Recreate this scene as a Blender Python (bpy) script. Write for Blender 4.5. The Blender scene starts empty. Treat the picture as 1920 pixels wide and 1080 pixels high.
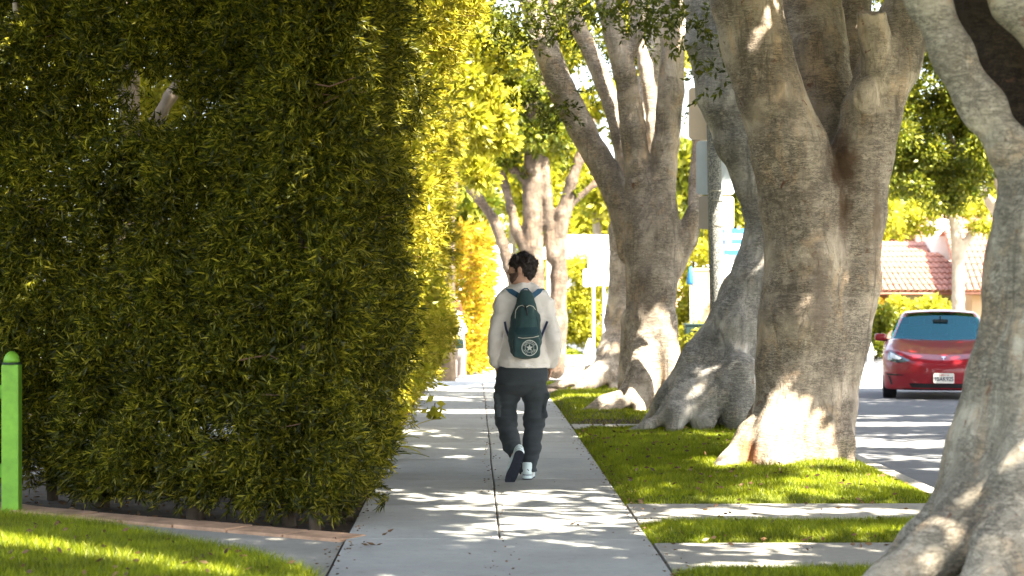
import bpy, math, random
import numpy as np
import openvdb
from mathutils import Vector, Matrix
from mathutils.bvhtree import BVHTree
rng = np.random.default_rng(7); random.seed(7)
PI = math.pi
sc = bpy.context.scene
col = sc.collection
F = 70/36*1920; YAW = math.radians(1.07); CH = 1.517; HY = 535
CA, SA = math.cos(YAW), math.sin(YAW)

def G(y):                                   # height of the ground along the street
    y = np.asarray(y, float)
    t = np.clip(y-22, 0, 18)
    return -0.0012*t*t - .043*6*(1-np.exp(-np.clip(y-40, 0, None)/6))
def P(px, py, d):                           # a sight line followed to its own real distance
    xc = (px-960)/F*d
    return np.array([xc*CA+d*SA, -xc*SA+d*CA, CH+(HY-py)/F*d])
SUN = np.array([.8, -.6, 0])*math.cos(math.radians(50)) + np.array([0, 0, math.sin(math.radians(50))])

# ------------------------------------------------------------------ noise
_W = [(rng.normal(size=(10, 3)), rng.uniform(0, 2*PI, 10)) for _ in range(6)]
def noi(p, scale, seed=0):
    w, ph = _W[seed % 6]; q = np.asarray(p)*scale
    r = 0
    for i in range(10):
        r = r + np.sin(q[..., 0]*w[i, 0]+q[..., 1]*w[i, 1]+q[..., 2]*w[i, 2]+ph[i])
    return r/3.2                            # roughly unit variance
def sstep(a, b, x):
    t = np.clip((x-a)/(b-a), 0, 1); return t*t*(3-2*t)
def unit(v):
    return v/np.maximum(np.linalg.norm(v, axis=-1, keepdims=True), 1e-9)

# ------------------------------------------------------------------ objects
def wloc(o):
    v = Vector((0, 0, 0))
    while o: v = v+o.location; o = o.parent
    return v
def thing(name, label, cat, loc=(0, 0, 0), rz=0, group=None):
    o = bpy.data.objects.new(name, None); col.objects.link(o)
    o.location = loc; o.rotation_euler = (0, 0, rz); o.empty_display_size = .1
    return tag(o, label, cat, group)
def tag(o, label, cat, group=None):
    o['label'] = label; o['category'] = cat
    if group: o['group'] = group
    return o
def kind(o, k): o['kind'] = k; return o
def link(name, me, m, parent=None, smooth=False, local=False):
    o = bpy.data.objects.new(name, me); col.objects.link(o)
    if m: me.materials.append(m)
    if smooth: me.polygons.foreach_set('use_smooth', np.ones(len(me.polygons), bool))
    if parent:
        if not local:
            me.transform(Matrix.Translation(-wloc(parent)))
        o.parent = parent
    me.update()
    return o
def mesh(name, v, f, m, parent=None, smooth=False, local=False):
    me = bpy.data.meshes.new(name); me.from_pydata([tuple(map(float, a)) for a in v], [], [tuple(int(i) for i in a) for a in f])
    return link(name, me, m, parent, smooth, local)
def fmesh(name, v, f, m, parent=None, smooth=False, local=False):   # v (N,3), f (M,k)
    v = np.asarray(v, np.float32); f = np.asarray(f, np.int32); k = f.shape[1]
    me = bpy.data.meshes.new(name)
    me.vertices.add(len(v)); me.vertices.foreach_set('co', v.ravel())
    me.loops.add(f.size); me.loops.foreach_set('vertex_index', f.ravel())
    me.polygons.add(len(f)); me.polygons.foreach_set('loop_start', np.arange(0, f.size, k, dtype=np.int32))
    me.update(calc_edges=True)
    return link(name, me, m, parent, smooth, local)
class MB:
    def __init__(s): s.v = []; s.f = []
    def add(s, v, f):
        n = len(s.v); s.v += [tuple(map(float, a)) for a in v]; s.f += [tuple(int(i)+n for i in a) for a in f]; return s
    def box(s, lo, hi, M=None):
        x0, y0, z0 = lo; x1, y1, z1 = hi
        v = [(x0, y0, z0), (x1, y0, z0), (x1, y1, z0), (x0, y1, z0), (x0, y0, z1), (x1, y0, z1), (x1, y1, z1), (x0, y1, z1)]
        if M is not None: v = [tuple(M @ Vector(a)) for a in v]
        return s.add(v, [(0, 3, 2, 1), (4, 5, 6, 7), (0, 1, 5, 4), (1, 2, 6, 5), (2, 3, 7, 6), (3, 0, 4, 7)])
    def tube(s, pts, rad, n=10, cap=True, fx=1, fy=1):
        pts = [np.array(p, float) for p in pts]; rad = [rad]*len(pts) if np.isscalar(rad) else rad
        vs = []; ref = None
        for i, p in enumerate(pts):
            t = unit(pts[min(i+1, len(pts)-1)]-pts[max(i-1, 0)])
            if ref is None: ref = np.array([1., 0, 0]) if abs(t[0]) < .9 else np.array([0, 1., 0])
            a = unit(ref-t*np.dot(ref, t)); b = np.cross(t, a); ref = a
            for k in range(n):
                th = 2*PI*k/n
                vs.append(p+rad[i]*(fx*math.cos(th)*a+fy*math.sin(th)*b))
        fs = [(i*n+k, i*n+(k+1) % n, (i+1)*n+(k+1) % n, (i+1)*n+k) for i in range(len(pts)-1) for k in range(n)]
        if cap: fs += [tuple(range(n))[::-1], tuple((len(pts)-1)*n+k for k in range(n))]
        return s.add(vs, fs)
    def build(s, name, m, parent=None, smooth=False, local=False, bevel=0):
        o = mesh(name, s.v, s.f, m, parent, smooth, local)
        if bevel:
            b = o.modifiers.new('b', 'BEVEL'); b.width = bevel; b.segments = 2; b.limit_method = 'ANGLE'
        return o
def prism(outline, y0, y1, axis='y'):       # extrude an outline (x,z) along y
    n = len(outline)
    v = [(x, y0, z) for x, z in outline]+[(x, y1, z) for x, z in outline]
    f = [tuple(range(n)), tuple(range(2*n-1, n-1, -1))]+[(i, i+n, (i+1) % n+n, (i+1) % n) for i in range(n)]
    return v, f
def rrect(w, h, r, n=5):
    o = []
    for cx, cy, a0 in ((w/2-r, h/2-r, 0), (-w/2+r, h/2-r, 90), (-w/2+r, -h/2+r, 180), (w/2-r, -h/2+r, 270)):
        for i in range(n+1):
            a = math.radians(a0+90*i/n); o.append((cx+r*math.cos(a), cy+r*math.sin(a)))
    return o

# ------------------------------------------------------------------ distance-field modelling
class Field:
    def __init__(s, lo, hi, vox, band=None):
        s.lo = np.array(lo, float); s.vox = vox; s.band = band or max(vox*5, .06)
        s.n = np.ceil((np.array(hi)-s.lo)/vox).astype(int)+1
        s.g = np.full(s.n, s.band, np.float32)
        s.ax = [s.lo[i]+vox*np.arange(s.n[i]) for i in range(3)]
    def blk(s, lo, hi):
        a = np.clip(np.floor((np.array(lo)-s.lo)/s.vox).astype(int), 0, s.n)
        b = np.clip(np.ceil((np.array(hi)-s.lo)/s.vox).astype(int)+1, 0, s.n)
        sl = tuple(slice(a[i], b[i]) for i in range(3))
        X = s.ax[0][sl[0]][:, None, None]; Y = s.ax[1][sl[1]][None, :, None]; Z = s.ax[2][sl[2]][None, None, :]
        return sl, X, Y, Z
    def comb(s, sl, d, k, op):
        g = s.g[sl]
        if g.size == 0: return
        if op == 'u':
            if k > 0:
                h = np.maximum(k-np.abs(g-d), 0)/k; s.g[sl] = np.minimum(g, d)-h*h*k*.25
            else: s.g[sl] = np.minimum(g, d)
        else:
            d = -d
            if k > 0:
                h = np.maximum(k-np.abs(g-d), 0)/k; s.g[sl] = np.maximum(g, d)+h*h*k*.25
            else: s.g[sl] = np.maximum(g, d)
    def cone(s, a, b, ra, rb, k=.05, sc=(1, 1, 1), op='u'):
        a = np.array(a, float); b = np.array(b, float); m = s.band+k
        rm = np.array([max(ra, rb)/q for q in sc])+m
        sl, X, Y, Z = s.blk(np.minimum(a, b)-rm, np.maximum(a, b)+rm)
        c = np.array(sc); ab = (b-a)*c; L = max(ab @ ab, 1e-9)
        x = (X-a[0])*c[0]; y = (Y-a[1])*c[1]; z = (Z-a[2])*c[2]
        t = np.clip((x*ab[0]+y*ab[1]+z*ab[2])/L, 0, 1)
        d = np.sqrt((x-t*ab[0])**2+(y-t*ab[1])**2+(z-t*ab[2])**2)-(ra+(rb-ra)*t)
        s.comb(sl, d.astype(np.float32), k, op); return s
    def chain(s, pts, k=.05, sc=(1, 1, 1), op='u'):          # pts: (point, radius)
        for (a, ra), (b, rb) in zip(pts[:-1], pts[1:]): s.cone(a, b, ra, rb, k, sc, op)
        return s
    def ell(s, c, r, k=.03, op='u', M=None):
        c = np.array(c, float); r = np.array(r, float); m = max(r)+s.band+k
        sl, X, Y, Z = s.blk(c-m, c+m)
        x, y, z = X-c[0], Y-c[1], Z-c[2]
        if M is not None:
            x, y, z = (M[0][0]*x+M[1][0]*y+M[2][0]*z, M[0][1]*x+M[1][1]*y+M[2][1]*z, M[0][2]*x+M[1][2]*y+M[2][2]*z)
        k0 = np.sqrt((x/r[0])**2+(y/r[1])**2+(z/r[2])**2); k1 = np.sqrt((x/r[0]**2)**2+(y/r[1]**2)**2+(z/r[2]**2)**2)
        s.comb(sl, (k0*(k0-1)/np.maximum(k1, 1e-6)).astype(np.float32), k, op); return s
    def rbox(s, c, h, r, k=.02, op='u'):
        c = np.array(c, float); h = np.array(h, float); m = h+s.band+k
        sl, X, Y, Z = s.blk(c-m, c+m)
        q = [np.abs(v-c[i])-h[i]+r for i, v in enumerate((X, Y, Z))]
        d = np.sqrt(np.maximum(q[0], 0)**2+np.maximum(q[1], 0)**2+np.maximum(q[2], 0)**2)+np.minimum(np.maximum(np.maximum(q[0], q[1]), q[2]), 0)-r
        s.comb(sl, d.astype(np.float32), k, op); return s
    def disp(s, fn):                          # fn(points)->offset outward
        X, Y, Z = np.meshgrid(*s.ax, indexing='ij', copy=False)
        m = np.abs(s.g) < s.band*.98
        p = np.stack([X[m], Y[m], Z[m]], -1)
        s.g[m] -= fn(p).astype(np.float32); return s
    def cut(s, fn, k=0):                      # keep where fn(points)<0
        X, Y, Z = np.meshgrid(*s.ax, indexing='ij', copy=False)
        s.comb((slice(None),)*3, -fn(X, Y, Z).astype(np.float32), k, 'c'); return s
    def get(s):
        g = s.g.copy()
        for i in range(3):
            for e in (0, -1):
                ix = [slice(None)]*3; ix[i] = e; g[tuple(ix)] = s.band
        gr = openvdb.FloatGrid(s.band); gr.copyFromArray(g); 
        pts, q = gr.convertToQuads(0.0)
        return pts.astype(float)*s.vox+s.lo, q
    def build(s, name, m, parent=None, local=False):
        v, q = s.get(); return fmesh(name, v, q, m, parent, True, local)

# ------------------------------------------------------------------ materials
class N:
    def __init__(s, name):
        s.m = bpy.data.materials.new(name); s.m.use_nodes = True; s.t = s.m.node_tree; s.t.nodes.clear()
        s.out = s.new('ShaderNodeOutputMaterial')
    def new(s, t, **kw):
        n = s.t.nodes.new(t)
        for k, v in kw.items(): setattr(n, k, v)
        return n
    def l(s, a, b): s.t.links.new(a, b)
    def coord(s, sc=(1, 1, 1), rot=(0, 0, 0)):
        c = s.new('ShaderNodeTexCoord'); m = s.new('ShaderNodeMapping')
        m.inputs['Scale'].default_value = sc; m.inputs['Rotation'].default_value = rot; s.l(c.outputs['Object'], m.inputs[0]); return m.outputs[0]
    def noise(s, scale, detail=4, mp=(1, 1, 1), rough=.6, dist=0, rot=(0, 0, 0)):
        n = s.new('ShaderNodeTexNoise'); n.inputs['Scale'].default_value = scale; n.inputs['Detail'].default_value = detail
        n.inputs['Roughness'].default_value = rough; n.inputs['Distortion'].default_value = dist
        s.l(s.coord(mp, rot), n.inputs['Vector']); return n.outputs['Fac']
    def ramp(s, fac, a, b, c0=0., c1=1.):
        r = s.new('ShaderNodeMapRange'); r.inputs[1].default_value = a; r.inputs[2].default_value = b
        r.inputs[3].default_value = c0; r.inputs[4].default_value = c1; s.l(fac, r.inputs[0]); return r.outputs[0]
    def mix(s, fac, a, b):
        m = s.new('ShaderNodeMix', data_type='RGBA')
        for v, i in ((fac, 0), (a, 6), (b, 7)):
            if isinstance(v, (int, float)): m.inputs[i].default_value = v
            elif isinstance(v, tuple): m.inputs[i].default_value = (*v, 1)
            else: s.l(v, m.inputs[i])
        return m.outputs[2]
    def bump(s, h, strength, dist, prev=None):
        b = s.new('ShaderNodeBump'); b.inputs['Strength'].default_value = strength; b.inputs['Distance'].default_value = dist
        s.l(h, b.inputs['Height'])
        if prev: s.l(prev, b.inputs['Normal'])
        return b.outputs[0]
    def pbr(s, colr, rough=.8, metal=0, nrm=None, spec=.3, coat=0, sheen=0, alpha=None):
        p = s.new('ShaderNodeBsdfPrincipled')
        if isinstance(colr, tuple): p.inputs['Base Color'].default_value = (*colr, 1)
        else: s.l(colr, p.inputs['Base Color'])
        p.inputs['Roughness'].default_value = rough; p.inputs['Metallic'].default_value = metal
        p.inputs['Specular IOR Level'].default_value = spec; p.inputs['Coat Weight'].default_value = coat
        p.inputs['Sheen Weight'].default_value = sheen
        if nrm: s.l(nrm, p.inputs['Normal'])
        s.l(p.outputs[0], s.out.inputs[0]); return s.m
_mc = {}
def plain(name, c, rough=.7, metal=0, var=.12, scale=6, bump=.15, bs=60, spec=.3, coat=0, sheen=0):
    if name in _mc: return _mc[name]
    n = N(name); f = n.ramp(n.noise(scale, 5), .3, .7)
    c0 = tuple(x*(1-var) for x in c); c1 = tuple(min(1, x*(1+var)) for x in c)
    nb = n.bump(n.noise(bs, 4), bump, .003) if bump else None
    _mc[name] = n.pbr(n.mix(f, c0, c1), rough, metal, nb, spec, coat, sheen); return _mc[name]
def leafmat(name, cols, trans=.35, gloss=.08, rough=.45):
    n = N(name); g = n.new('ShaderNodeNewGeometry'); r = n.new('ShaderNodeValToRGB')
    e = r.color_ramp.elements; e[0].color = (*cols[0], 1); e[1].color = (*cols[-1], 1)
    for i, c in enumerate(cols[1:-1]):
        x = e.new((i+1)/(len(cols)-1)); x.color = (*c, 1)
    n.l(g.outputs['Random Per Island'], r.inputs[0])
    big = n.ramp(n.noise(2.6, 4), .32, .68, .55, 1.45)
    h = n.new('ShaderNodeHueSaturation'); n.l(big, h.inputs['Value']); n.l(r.outputs[0], h.inputs['Color'])
    d = n.new('ShaderNodeBsdfDiffuse'); t = n.new('ShaderNodeBsdfTranslucent'); n.l(h.outputs[0], d.inputs[0]); n.l(h.outputs[0], t.inputs[0])
    m = n.new('ShaderNodeMixShader'); m.inputs[0].default_value = trans; n.l(d.outputs[0], m.inputs[1]); n.l(t.outputs[0], m.inputs[2])
    gl = n.new('ShaderNodeBsdfGlossy'); gl.inputs['Roughness'].default_value = rough; gl.inputs[0].default_value = (.9, .9, .8, 1)
    m2 = n.new('ShaderNodeMixShader'); m2.inputs[0].default_value = gloss; n.l(m.outputs[0], m2.inputs[1]); n.l(gl.outputs[0], m2.inputs[2])
    n.l(m2.outputs[0], n.out.inputs[0]); return n.m

def bark_mat(name, a=(.40, .345, .27), b=(.25, .215, .175), warm=(.46, .33, .22), dark=(.09, .05, .03), spots=1., stains=()):
    n = N(name)
    c = n.mix(n.ramp(n.noise(3.0, 7, (1, 1, .5), dist=1.1, rough=.7), .42, .60), a, b)
    c = n.mix(n.ramp(n.noise(4.6, 6, (1, 1, .4), dist=1.2, rough=.65), .52, .64, 0, .7), c, warm)
    c = n.mix(n.ramp(n.noise(4.2, 7, (1.2, 1.2, .20), dist=1.8, rough=.75), .55, .66, 0, .75), c, tuple(x*.38 for x in b))
    # patchy thin horizontal wrinkles and short dark nicks
    where = n.ramp(n.noise(2.4, 3), .36, .56)
    w1 = n.noise(5, 7, (1, 1, 4.2), .72, 1.8); w2 = n.noise(11, 6, (1, 1, 3.2), .72, 1.6); w3 = n.noise(38, 5, rough=.7)
    def mul(x, y):
        m = n.new('ShaderNodeMath', operation='MULTIPLY'); n.l(x, m.inputs[0]); n.l(y, m.inputs[1]); return m.outputs[0]
    def line(x, c0, w):                      # thin contour of a noise field
        m = n.new('ShaderNodeMath', operation='SUBTRACT'); n.l(x, m.inputs[0]); m.inputs[1].default_value = c0
        q = n.new('ShaderNodeMath', operation='ABSOLUTE'); n.l(m.outputs[0], q.inputs[0]); return n.ramp(q.outputs[0], 0, w, 1, 0)
    c = n.mix(mul(line(w1, .53, .040), where), c, tuple(x*.35 for x in b))
    c = n.mix(mul(line(w2, .55, .050), where), c, tuple(x*.40 for x in b))
    sp = n.noise(11, 4, (1, 1, 1.5), .55, .8); sp2 = n.noise(1.5, 3)
    c = n.mix(mul(n.ramp(sp, .64, .70, 0, spots), n.ramp(sp2, .44, .56)), c, (.19, .085, .05))
    c = n.mix(n.ramp(n.noise(38, 3), .64, .72, 0, .6), c, dark)
    c = n.mix(n.ramp(n.noise(90, 2), .35, .65, 0, .22), c, tuple(x*.7 for x in b))
    for (cx, cy, cz, rx, rz, colr) in stains:
        tc = n.new('ShaderNodeTexCoord'); v1 = n.new('ShaderNodeVectorMath', operation='SUBTRACT'); n.l(tc.outputs['Object'], v1.inputs[0]); v1.inputs[1].default_value = (cx, cy, cz)
        v2 = n.new('ShaderNodeVectorMath', operation='MULTIPLY'); n.l(v1.outputs[0], v2.inputs[0]); v2.inputs[1].default_value = (1/rx, .3/rx, 1/rz)
        v3 = n.new('ShaderNodeVectorMath', operation='LENGTH'); n.l(v2.outputs[0], v3.inputs[0])
        ad = n.new('ShaderNodeMath', operation='MULTIPLY_ADD'); n.l(n.noise(9, 5, (1, 1, .5)), ad.inputs[0]); ad.inputs[1].default_value = 1.6; n.l(v3.outputs['Value'], ad.inputs[2])
        c = n.mix(n.ramp(ad.outputs[0], 1.35, 1.95, .88, 0), c, colr)
    nb = n.bump(mul(w1, where), .8, .045); nb = n.bump(mul(line(w2, .55, .08), where), .6, -.010, nb); nb = n.bump(w3, .6, .012, nb)
    nb = n.bump(n.noise(4.5, 5, (1, 1, .3), dist=.8), .8, .09, nb)
    return n.pbr(c, .75, nrm=nb, spec=.25)
BARK = bark_mat('ficus bark', (.58, .49, .385), (.32, .265, .205), (.58, .41, .25))
BARK2 = bark_mat('grey ficus bark', (.48, .45, .40), (.27, .26, .235), (.42, .36, .28), spots=.6)
BARKN = bark_mat('near ficus bark', (.52, .46, .36), (.36, .315, .24), (.50, .35, .21), spots=1.)
BARKD = plain('brown bark', (.10, .075, .05), .9, var=.4, scale=9, bump=.6, bs=25)
BARKP = plain('pale bark', (.30, .24, .18), .8, var=.25, scale=5, bump=.4, bs=25)
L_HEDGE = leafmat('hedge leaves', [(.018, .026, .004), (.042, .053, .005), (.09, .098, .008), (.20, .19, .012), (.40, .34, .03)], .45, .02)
L_HEDGE2 = leafmat('sun brightened hedge leaves', [(.10, .12, .008), (.24, .23, .012), (.36, .31, .018), (.50, .40, .05)], .40, .02)  # far hedge: sunlight put into brighter, yellower leaf colours
L_FIC = leafmat('ficus leaves', [(.03, .042, .004), (.07, .085, .006), (.13, .135, .010)], .35, .02)
L_YEL = leafmat('yellow green leaves', [(.20, .22, .012), (.36, .34, .02), (.48, .42, .05)], .5, .02)
L_MID = leafmat('mid green leaves', [(.07, .10, .008), (.14, .16, .010), (.26, .25, .02)], .4, .03)
L_ORG = leafmat('orange leaves', [(.28, .27, .015), (.46, .36, .02), (.50, .24, .02)], .4, .02)
L_DRY = leafmat('dry leaves', [(.05, .03, .02), (.14, .08, .04), (.22, .13, .06)], .15, .02)
L_GRASS = leafmat('grass blades', [(.10, .14, .006), (.21, .26, .008), (.36, .37, .012)], .45, .02)

def concrete(name, c, joints=None):
    n = N(name); a = n.noise(1.1, 6, rough=.65); b = n.noise(14, 5); s_ = n.noise(230, 2, rough=.8)
    k = n.mix(n.ramp(a, .3, .7), tuple(x*.80 for x in c), tuple(x*1.12 for x in c))
    k = n.mix(n.ramp(b, .52, .72, 0, .35), k, tuple(x*.62 for x in c))
    k = n.mix(n.ramp(s_, .58, .70, 0, .5), k, tuple(x*.55 for x in c))
    st = n.noise(3.1, 4, dist=1.5); k = n.mix(n.ramp(st, .62, .72, 0, .3), k, (c[0]*.6, c[1]*.52, c[2]*.42))
    gi = n.new('ShaderNodeNewGeometry'); hv_ = n.new('ShaderNodeHueSaturation'); n.l(n.ramp(gi.outputs['Random Per Island'], 0, 1, .86, 1.12), hv_.inputs['Value']); n.l(k, hv_.inputs['Color']); k = hv_.outputs[0]
    cr = n.noise(1.6, 5, dist=2.5, rough=.7); m_ = n.new('ShaderNodeMath', operation='SUBTRACT'); n.l(cr, m_.inputs[0]); m_.inputs[1].default_value = .5; ab = n.new('ShaderNodeMath', operation='ABSOLUTE'); n.l(m_.outputs[0], ab.inputs[0]); k = n.mix(n.ramp(ab.outputs[0], 0, .006, .35, 0), k, tuple(x*.4 for x in c))
    return n.pbr(k, .85, nrm=n.bump(s_, .35, .004, n.bump(b, .3, .006)), spec=.2)
CONC = concrete('sidewalk concrete', (.36, .36, .335)); CONC2 = concrete('walk concrete', (.32, .305, .265)); KERB = concrete('kerb concrete', (.36, .34, .30))
def asphalt():
    n = N('asphalt'); a = n.noise(.7, 5); s_ = n.noise(160, 3, rough=.8)
    k = n.mix(n.ramp(a, .3, .7), (.085, .09, .098), (.125, .13, .137)); k = n.mix(n.ramp(s_, .35, .7), k, (.22, .22, .22))
    k = n.mix(n.ramp(n.noise(5, 4, (.25, 1, 1)), .6, .7, 0, .35), k, (.06, .06, .065))
    return n.pbr(k, .85, nrm=n.bump(s_, .5, .006), spec=.25)
ASPH = asphalt()
SOIL = plain('soil', (.07, .05, .035), .95, var=.4, scale=7, bump=.8, bs=30)
TURF = plain('turf', (.09, .11, .010), .95, var=.35, scale=9, bump=.8, bs=60)
BRICK = plain('brick paver', (.42, .26, .16), .9, var=.4, scale=5, bump=.4, bs=40)

# ------------------------------------------------------------------ world, sun, camera
w = bpy.data.worlds.new("World"); sc.world = w; w.use_nodes = True; nt = w.node_tree; nt.nodes.clear()
sky = nt.nodes.new('ShaderNodeTexSky'); sky.sky_type = 'NISHITA'; sky.sun_disc = False
sky.sun_elevation = math.radians(50); sky.sun_rotation = math.atan2(.8, -.6)
sky.air_density = 1.0; sky.dust_density = 2.5
bg = nt.nodes.new('ShaderNodeBackground'); bg.inputs[1].default_value = .105
ow = nt.nodes.new('ShaderNodeOutputWorld'); hs = nt.nodes.new('ShaderNodeHueSaturation'); hs.inputs['Saturation'].default_value = .62; nt.links.new(sky.outputs[0], hs.inputs['Color']); nt.links.new(hs.outputs[0], bg.inputs[0]); nt.links.new(bg.outputs[0], ow.inputs[0])
sd = bpy.data.lights.new('sun', 'SUN'); sd.energy = 5; sd.angle = math.radians(.5); sd.color = (1, .91, .77)
so = bpy.data.objects.new('sun', sd); col.objects.link(so); so.rotation_euler = Vector(SUN).to_track_quat('Z', 'Y').to_euler(); so.location = (20, -15, 25)
cd = bpy.data.cameras.new('camera'); co = bpy.data.objects.new('camera', cd); col.objects.link(co)
cd.lens = 70; cd.sensor_width = 36; cd.clip_start = .1; cd.clip_end = 2000; cd.shift_y = -(540-HY)/1920
co.location = (0, 0, CH); co.rotation_euler = (PI/2, 0, -YAW)
cd.dof.use_dof = True; cd.dof.focus_distance = 15.8; cd.dof.aperture_fstop = 3.4
sc.camera = co
sc.view_settings.view_transform = 'Standard'; sc.view_settings.look = 'None'; sc.view_settings.gamma = 1
sc.view_settings.exposure = 3.1
sc.cycles.max_bounces = 6; sc.cycles.diffuse_bounces = 3; sc.cycles.transparent_max_bounces = 6; sc.cycles.glossy_bounces = 3

# ------------------------------------------------------------------ leaves
def leaves(name, base, d, L, W, m, parent=None, bend=.0):
    n = len(base); d = unit(d)
    r = rng.normal(size=(n, 3)); s_ = unit(np.cross(d, r)); nn = np.cross(d, s_)
    L = np.broadcast_to(L, n)[:, None]*rng.uniform(.75, 1.2, (n, 1)); W = np.broadcast_to(W, n)[:, None]
    mid = base+d*L*.45+nn*L*bend
    v = np.stack([base, mid+s_*W/2, base+d*L, mid-s_*W/2], 1).reshape(-1, 3)
    f = np.arange(4*n).reshape(n, 4)
    return fmesh(name, v, f, m, parent)
def tufts(C, A, m, spread=.6, step=.0):      # tuft centres and axes -> leaf bases and directions
    n = len(C); b = np.repeat(C, m, 0); a = np.repeat(unit(A), m, 0)
    k = np.tile(np.linspace(0, 1, m), n)[:, None]
    return b+a*k*step, a*(.55+.6*k)+rng.normal(size=a.shape)*spread
def lit_holes(p, holes):                      # gaps in a canopy: drop what would shade these spots
    keep = np.ones(len(p), bool)
    for t, rx, ry in holes:
        q = p-SUN*((p[:, 2]-t[2])/SUN[2])[:, None]
        keep &= ((q[:, 0]-t[0])/rx)**2+((q[:, 1]-t[1])/ry)**2 > 1
    return keep
def blob(C, R, n, fill=.35, sq=.8):           # leaf positions through a set of clumps
    C = np.asarray(C, float); R = np.asarray(R, float); i = rng.choice(len(C), n, p=R**2/np.sum(R**2))
    u = unit(rng.normal(size=(n, 3))); r = R[i]*(1-fill*rng.random(n)**1.5)*(1+.18*noi(u*3+C[i], 1.3, 1))
    u2 = u*np.array([1, 1, sq])
    return C[i]+u2*r[:, None], u

# ================================================================== SETTING
def sheet(name, x0, x1, ys, z, m, nx=2):
    ys = np.array(ys, float); xs = np.linspace(x0, x1, nx)
    v = [(x, y, float(G(y))+z) for y in ys for x in xs]; f = [(j*nx+i, j*nx+i+1, (j+1)*nx+i+1, (j+1)*nx+i) for j in range(len(ys)-1) for i in range(nx-1)]
    return kind(mesh(name, v, f, m, smooth=True), 'structure')
sheet('ground', -400, 400, np.concatenate([np.linspace(-40, 60, 101), [80, 120, 200, 900]]), -.32, TURF, 3)
sheet('street', 3.452, 13, np.linspace(-10, 38, 49), -.15, ASPH)
sheet('cross_street', -60, 90, np.linspace(38, 56, 19), -.154, concrete('sunlit pale road', (.30, .30, .29)))  # paler than the asphalt: sun glare painted into the road colour
sheet('street', 3.452, 13, np.linspace(56, 110, 20), -.15, ASPH)
def slabs():
    b = MB(); y = -4.
    rows = [(-4, 3), (3, 7.4), (7.4, 11.93)]+[(11.93+i*1.83, 11.93+(i+1)*1.83) for i in range(14)]
    for (a, c) in rows:
        cols = [(-.77, 1.04)] if c <= 11.94 else [(-.77, None), (None, 1.04)]
        for cl in cols:
            ys = np.linspace(a+.007, c-.007, max(2, int((c-a)/.12)))
            jn = .145+.0035*noi(np.stack([ys*0, ys, ys*0], 1), 2.6, 2)-.0006*(ys-12)
            L = np.full(len(ys), cl[0]) if cl[0] is not None else jn+.005
            R = np.full(len(ys), cl[1]) if cl[1] is not None else jn-.005
            g = G(ys); n = len(ys)
            v = []
            for i in range(n):
                v += [(L[i], ys[i], g[i]-.1), (L[i], ys[i], g[i]-.006), (L[i]+.006, ys[i], g[i]), (R[i]-.006, ys[i], g[i]), (R[i], ys[i], g[i]-.006), (R[i], ys[i], g[i]-.1)]
            f = [(i*6+k, i*6+k+1, (i+1)*6+k+1, (i+1)*6+k) for i in range(n-1) for k in range(5)]
            f = [q[::-1] for q in f]+[tuple(range(6)), tuple(range((n-1)*6, n*6))[::-1]]
            b.add(v, f)
    return kind(b.build('sidewalk', CONC), 'structure')
slabs()
sheet('sidewalk_bed', -.80, 1.12, np.linspace(-4, 37.6, 40), -.03, SOIL)
# parkway: turf, crossing paths, kerb
PATHS = [(6.5, 7.5), (9.6-.0, 11.72-.0), (12.72, 13.80), (21.0, 21.75)]
PATHS[1] = (10.62, 11.70)
GR = [(3, 6.45), (7.55, 10.58), (11.75, 12.68), (13.85, 20.95), (21.8, 37.6)]
b = MB()
for a, c in PATHS:
    b.add([(1.055, a, .0+float(G(a))-.1), (3.29, a, -.1), (3.29, c, -.1), (1.055, c, -.1), (1.055, a, .0), (3.29, a, .0), (3.29, c, .0), (1.055, c, .0)],
          [(0, 3, 2, 1), (4, 5, 6, 7), (0, 1, 5, 4), (1, 2, 6, 5), (2, 3, 7, 6), (3, 0, 4, 7)])
kind(b.build('parkway_path', CONC2), 'structure')
def turf_h(x, y, y0, y1, x0=1.07, x1=3.28):
    e = np.minimum(np.minimum(x-x0, x1-x), np.minimum(y-y0, y1-y)*1.)
    h = .045*sstep(0, .16, e)+.012*noi(np.stack([x, y, x*0], -1), 2.4, 3)*sstep(0, .3, e)
    mound = .10*np.exp(-(((x-2.75)/.9)**2+((y-16.4)/1.0)**2))+.06*np.exp(-(((x-2.6)/.9)**2+((y-21.6)/1.0)**2))
    return h+mound*sstep(0, .5, e)
for a, c in GR:
    ny = max(4, int((c-a)/.15)); nx = 16; ys = np.linspace(a, c, ny); xs = np.linspace(1.07, 3.28, nx)
    X, Y = np.meshgrid(xs, ys); Z = G(Y)+turf_h(X, Y, a, c)-.012
    kind(fmesh('parkway_turf', np.stack([X, Y, Z], -1).reshape(-1, 3), [(j*nx+i, j*nx+i+1, (j+1)*nx+i+1, (j+1)*nx+i) for j in range(ny-1) for i in range(nx-1)], TURF if a < 21 else SOIL, None, True), 'structure')
b = MB(); ys = np.linspace(2, 37.6, 24)
for i in range(len(ys)-1):
    y0, y1 = ys[i]+.004, ys[i+1]-.004; g0, g1 = float(G(y0)), float(G(y1))
    b.add([(3.30, y0, g0-.3), (3.45, y0, g0-.3), (3.45, y1, g1-.3), (3.30, y1, g1-.3), (3.30, y0, g0+.003), (3.44, y0, g0+.003), (3.44, y1, g1+.003), (3.30, y1, g1+.003)],
          [(0, 3, 2, 1), (4, 5, 6, 7), (0, 1, 5, 4), (1, 2, 6, 5), (2, 3, 7, 6), (3, 0, 4, 7)])
kind(b.build('kerb', KERB, bevel=.012), 'structure')
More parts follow.
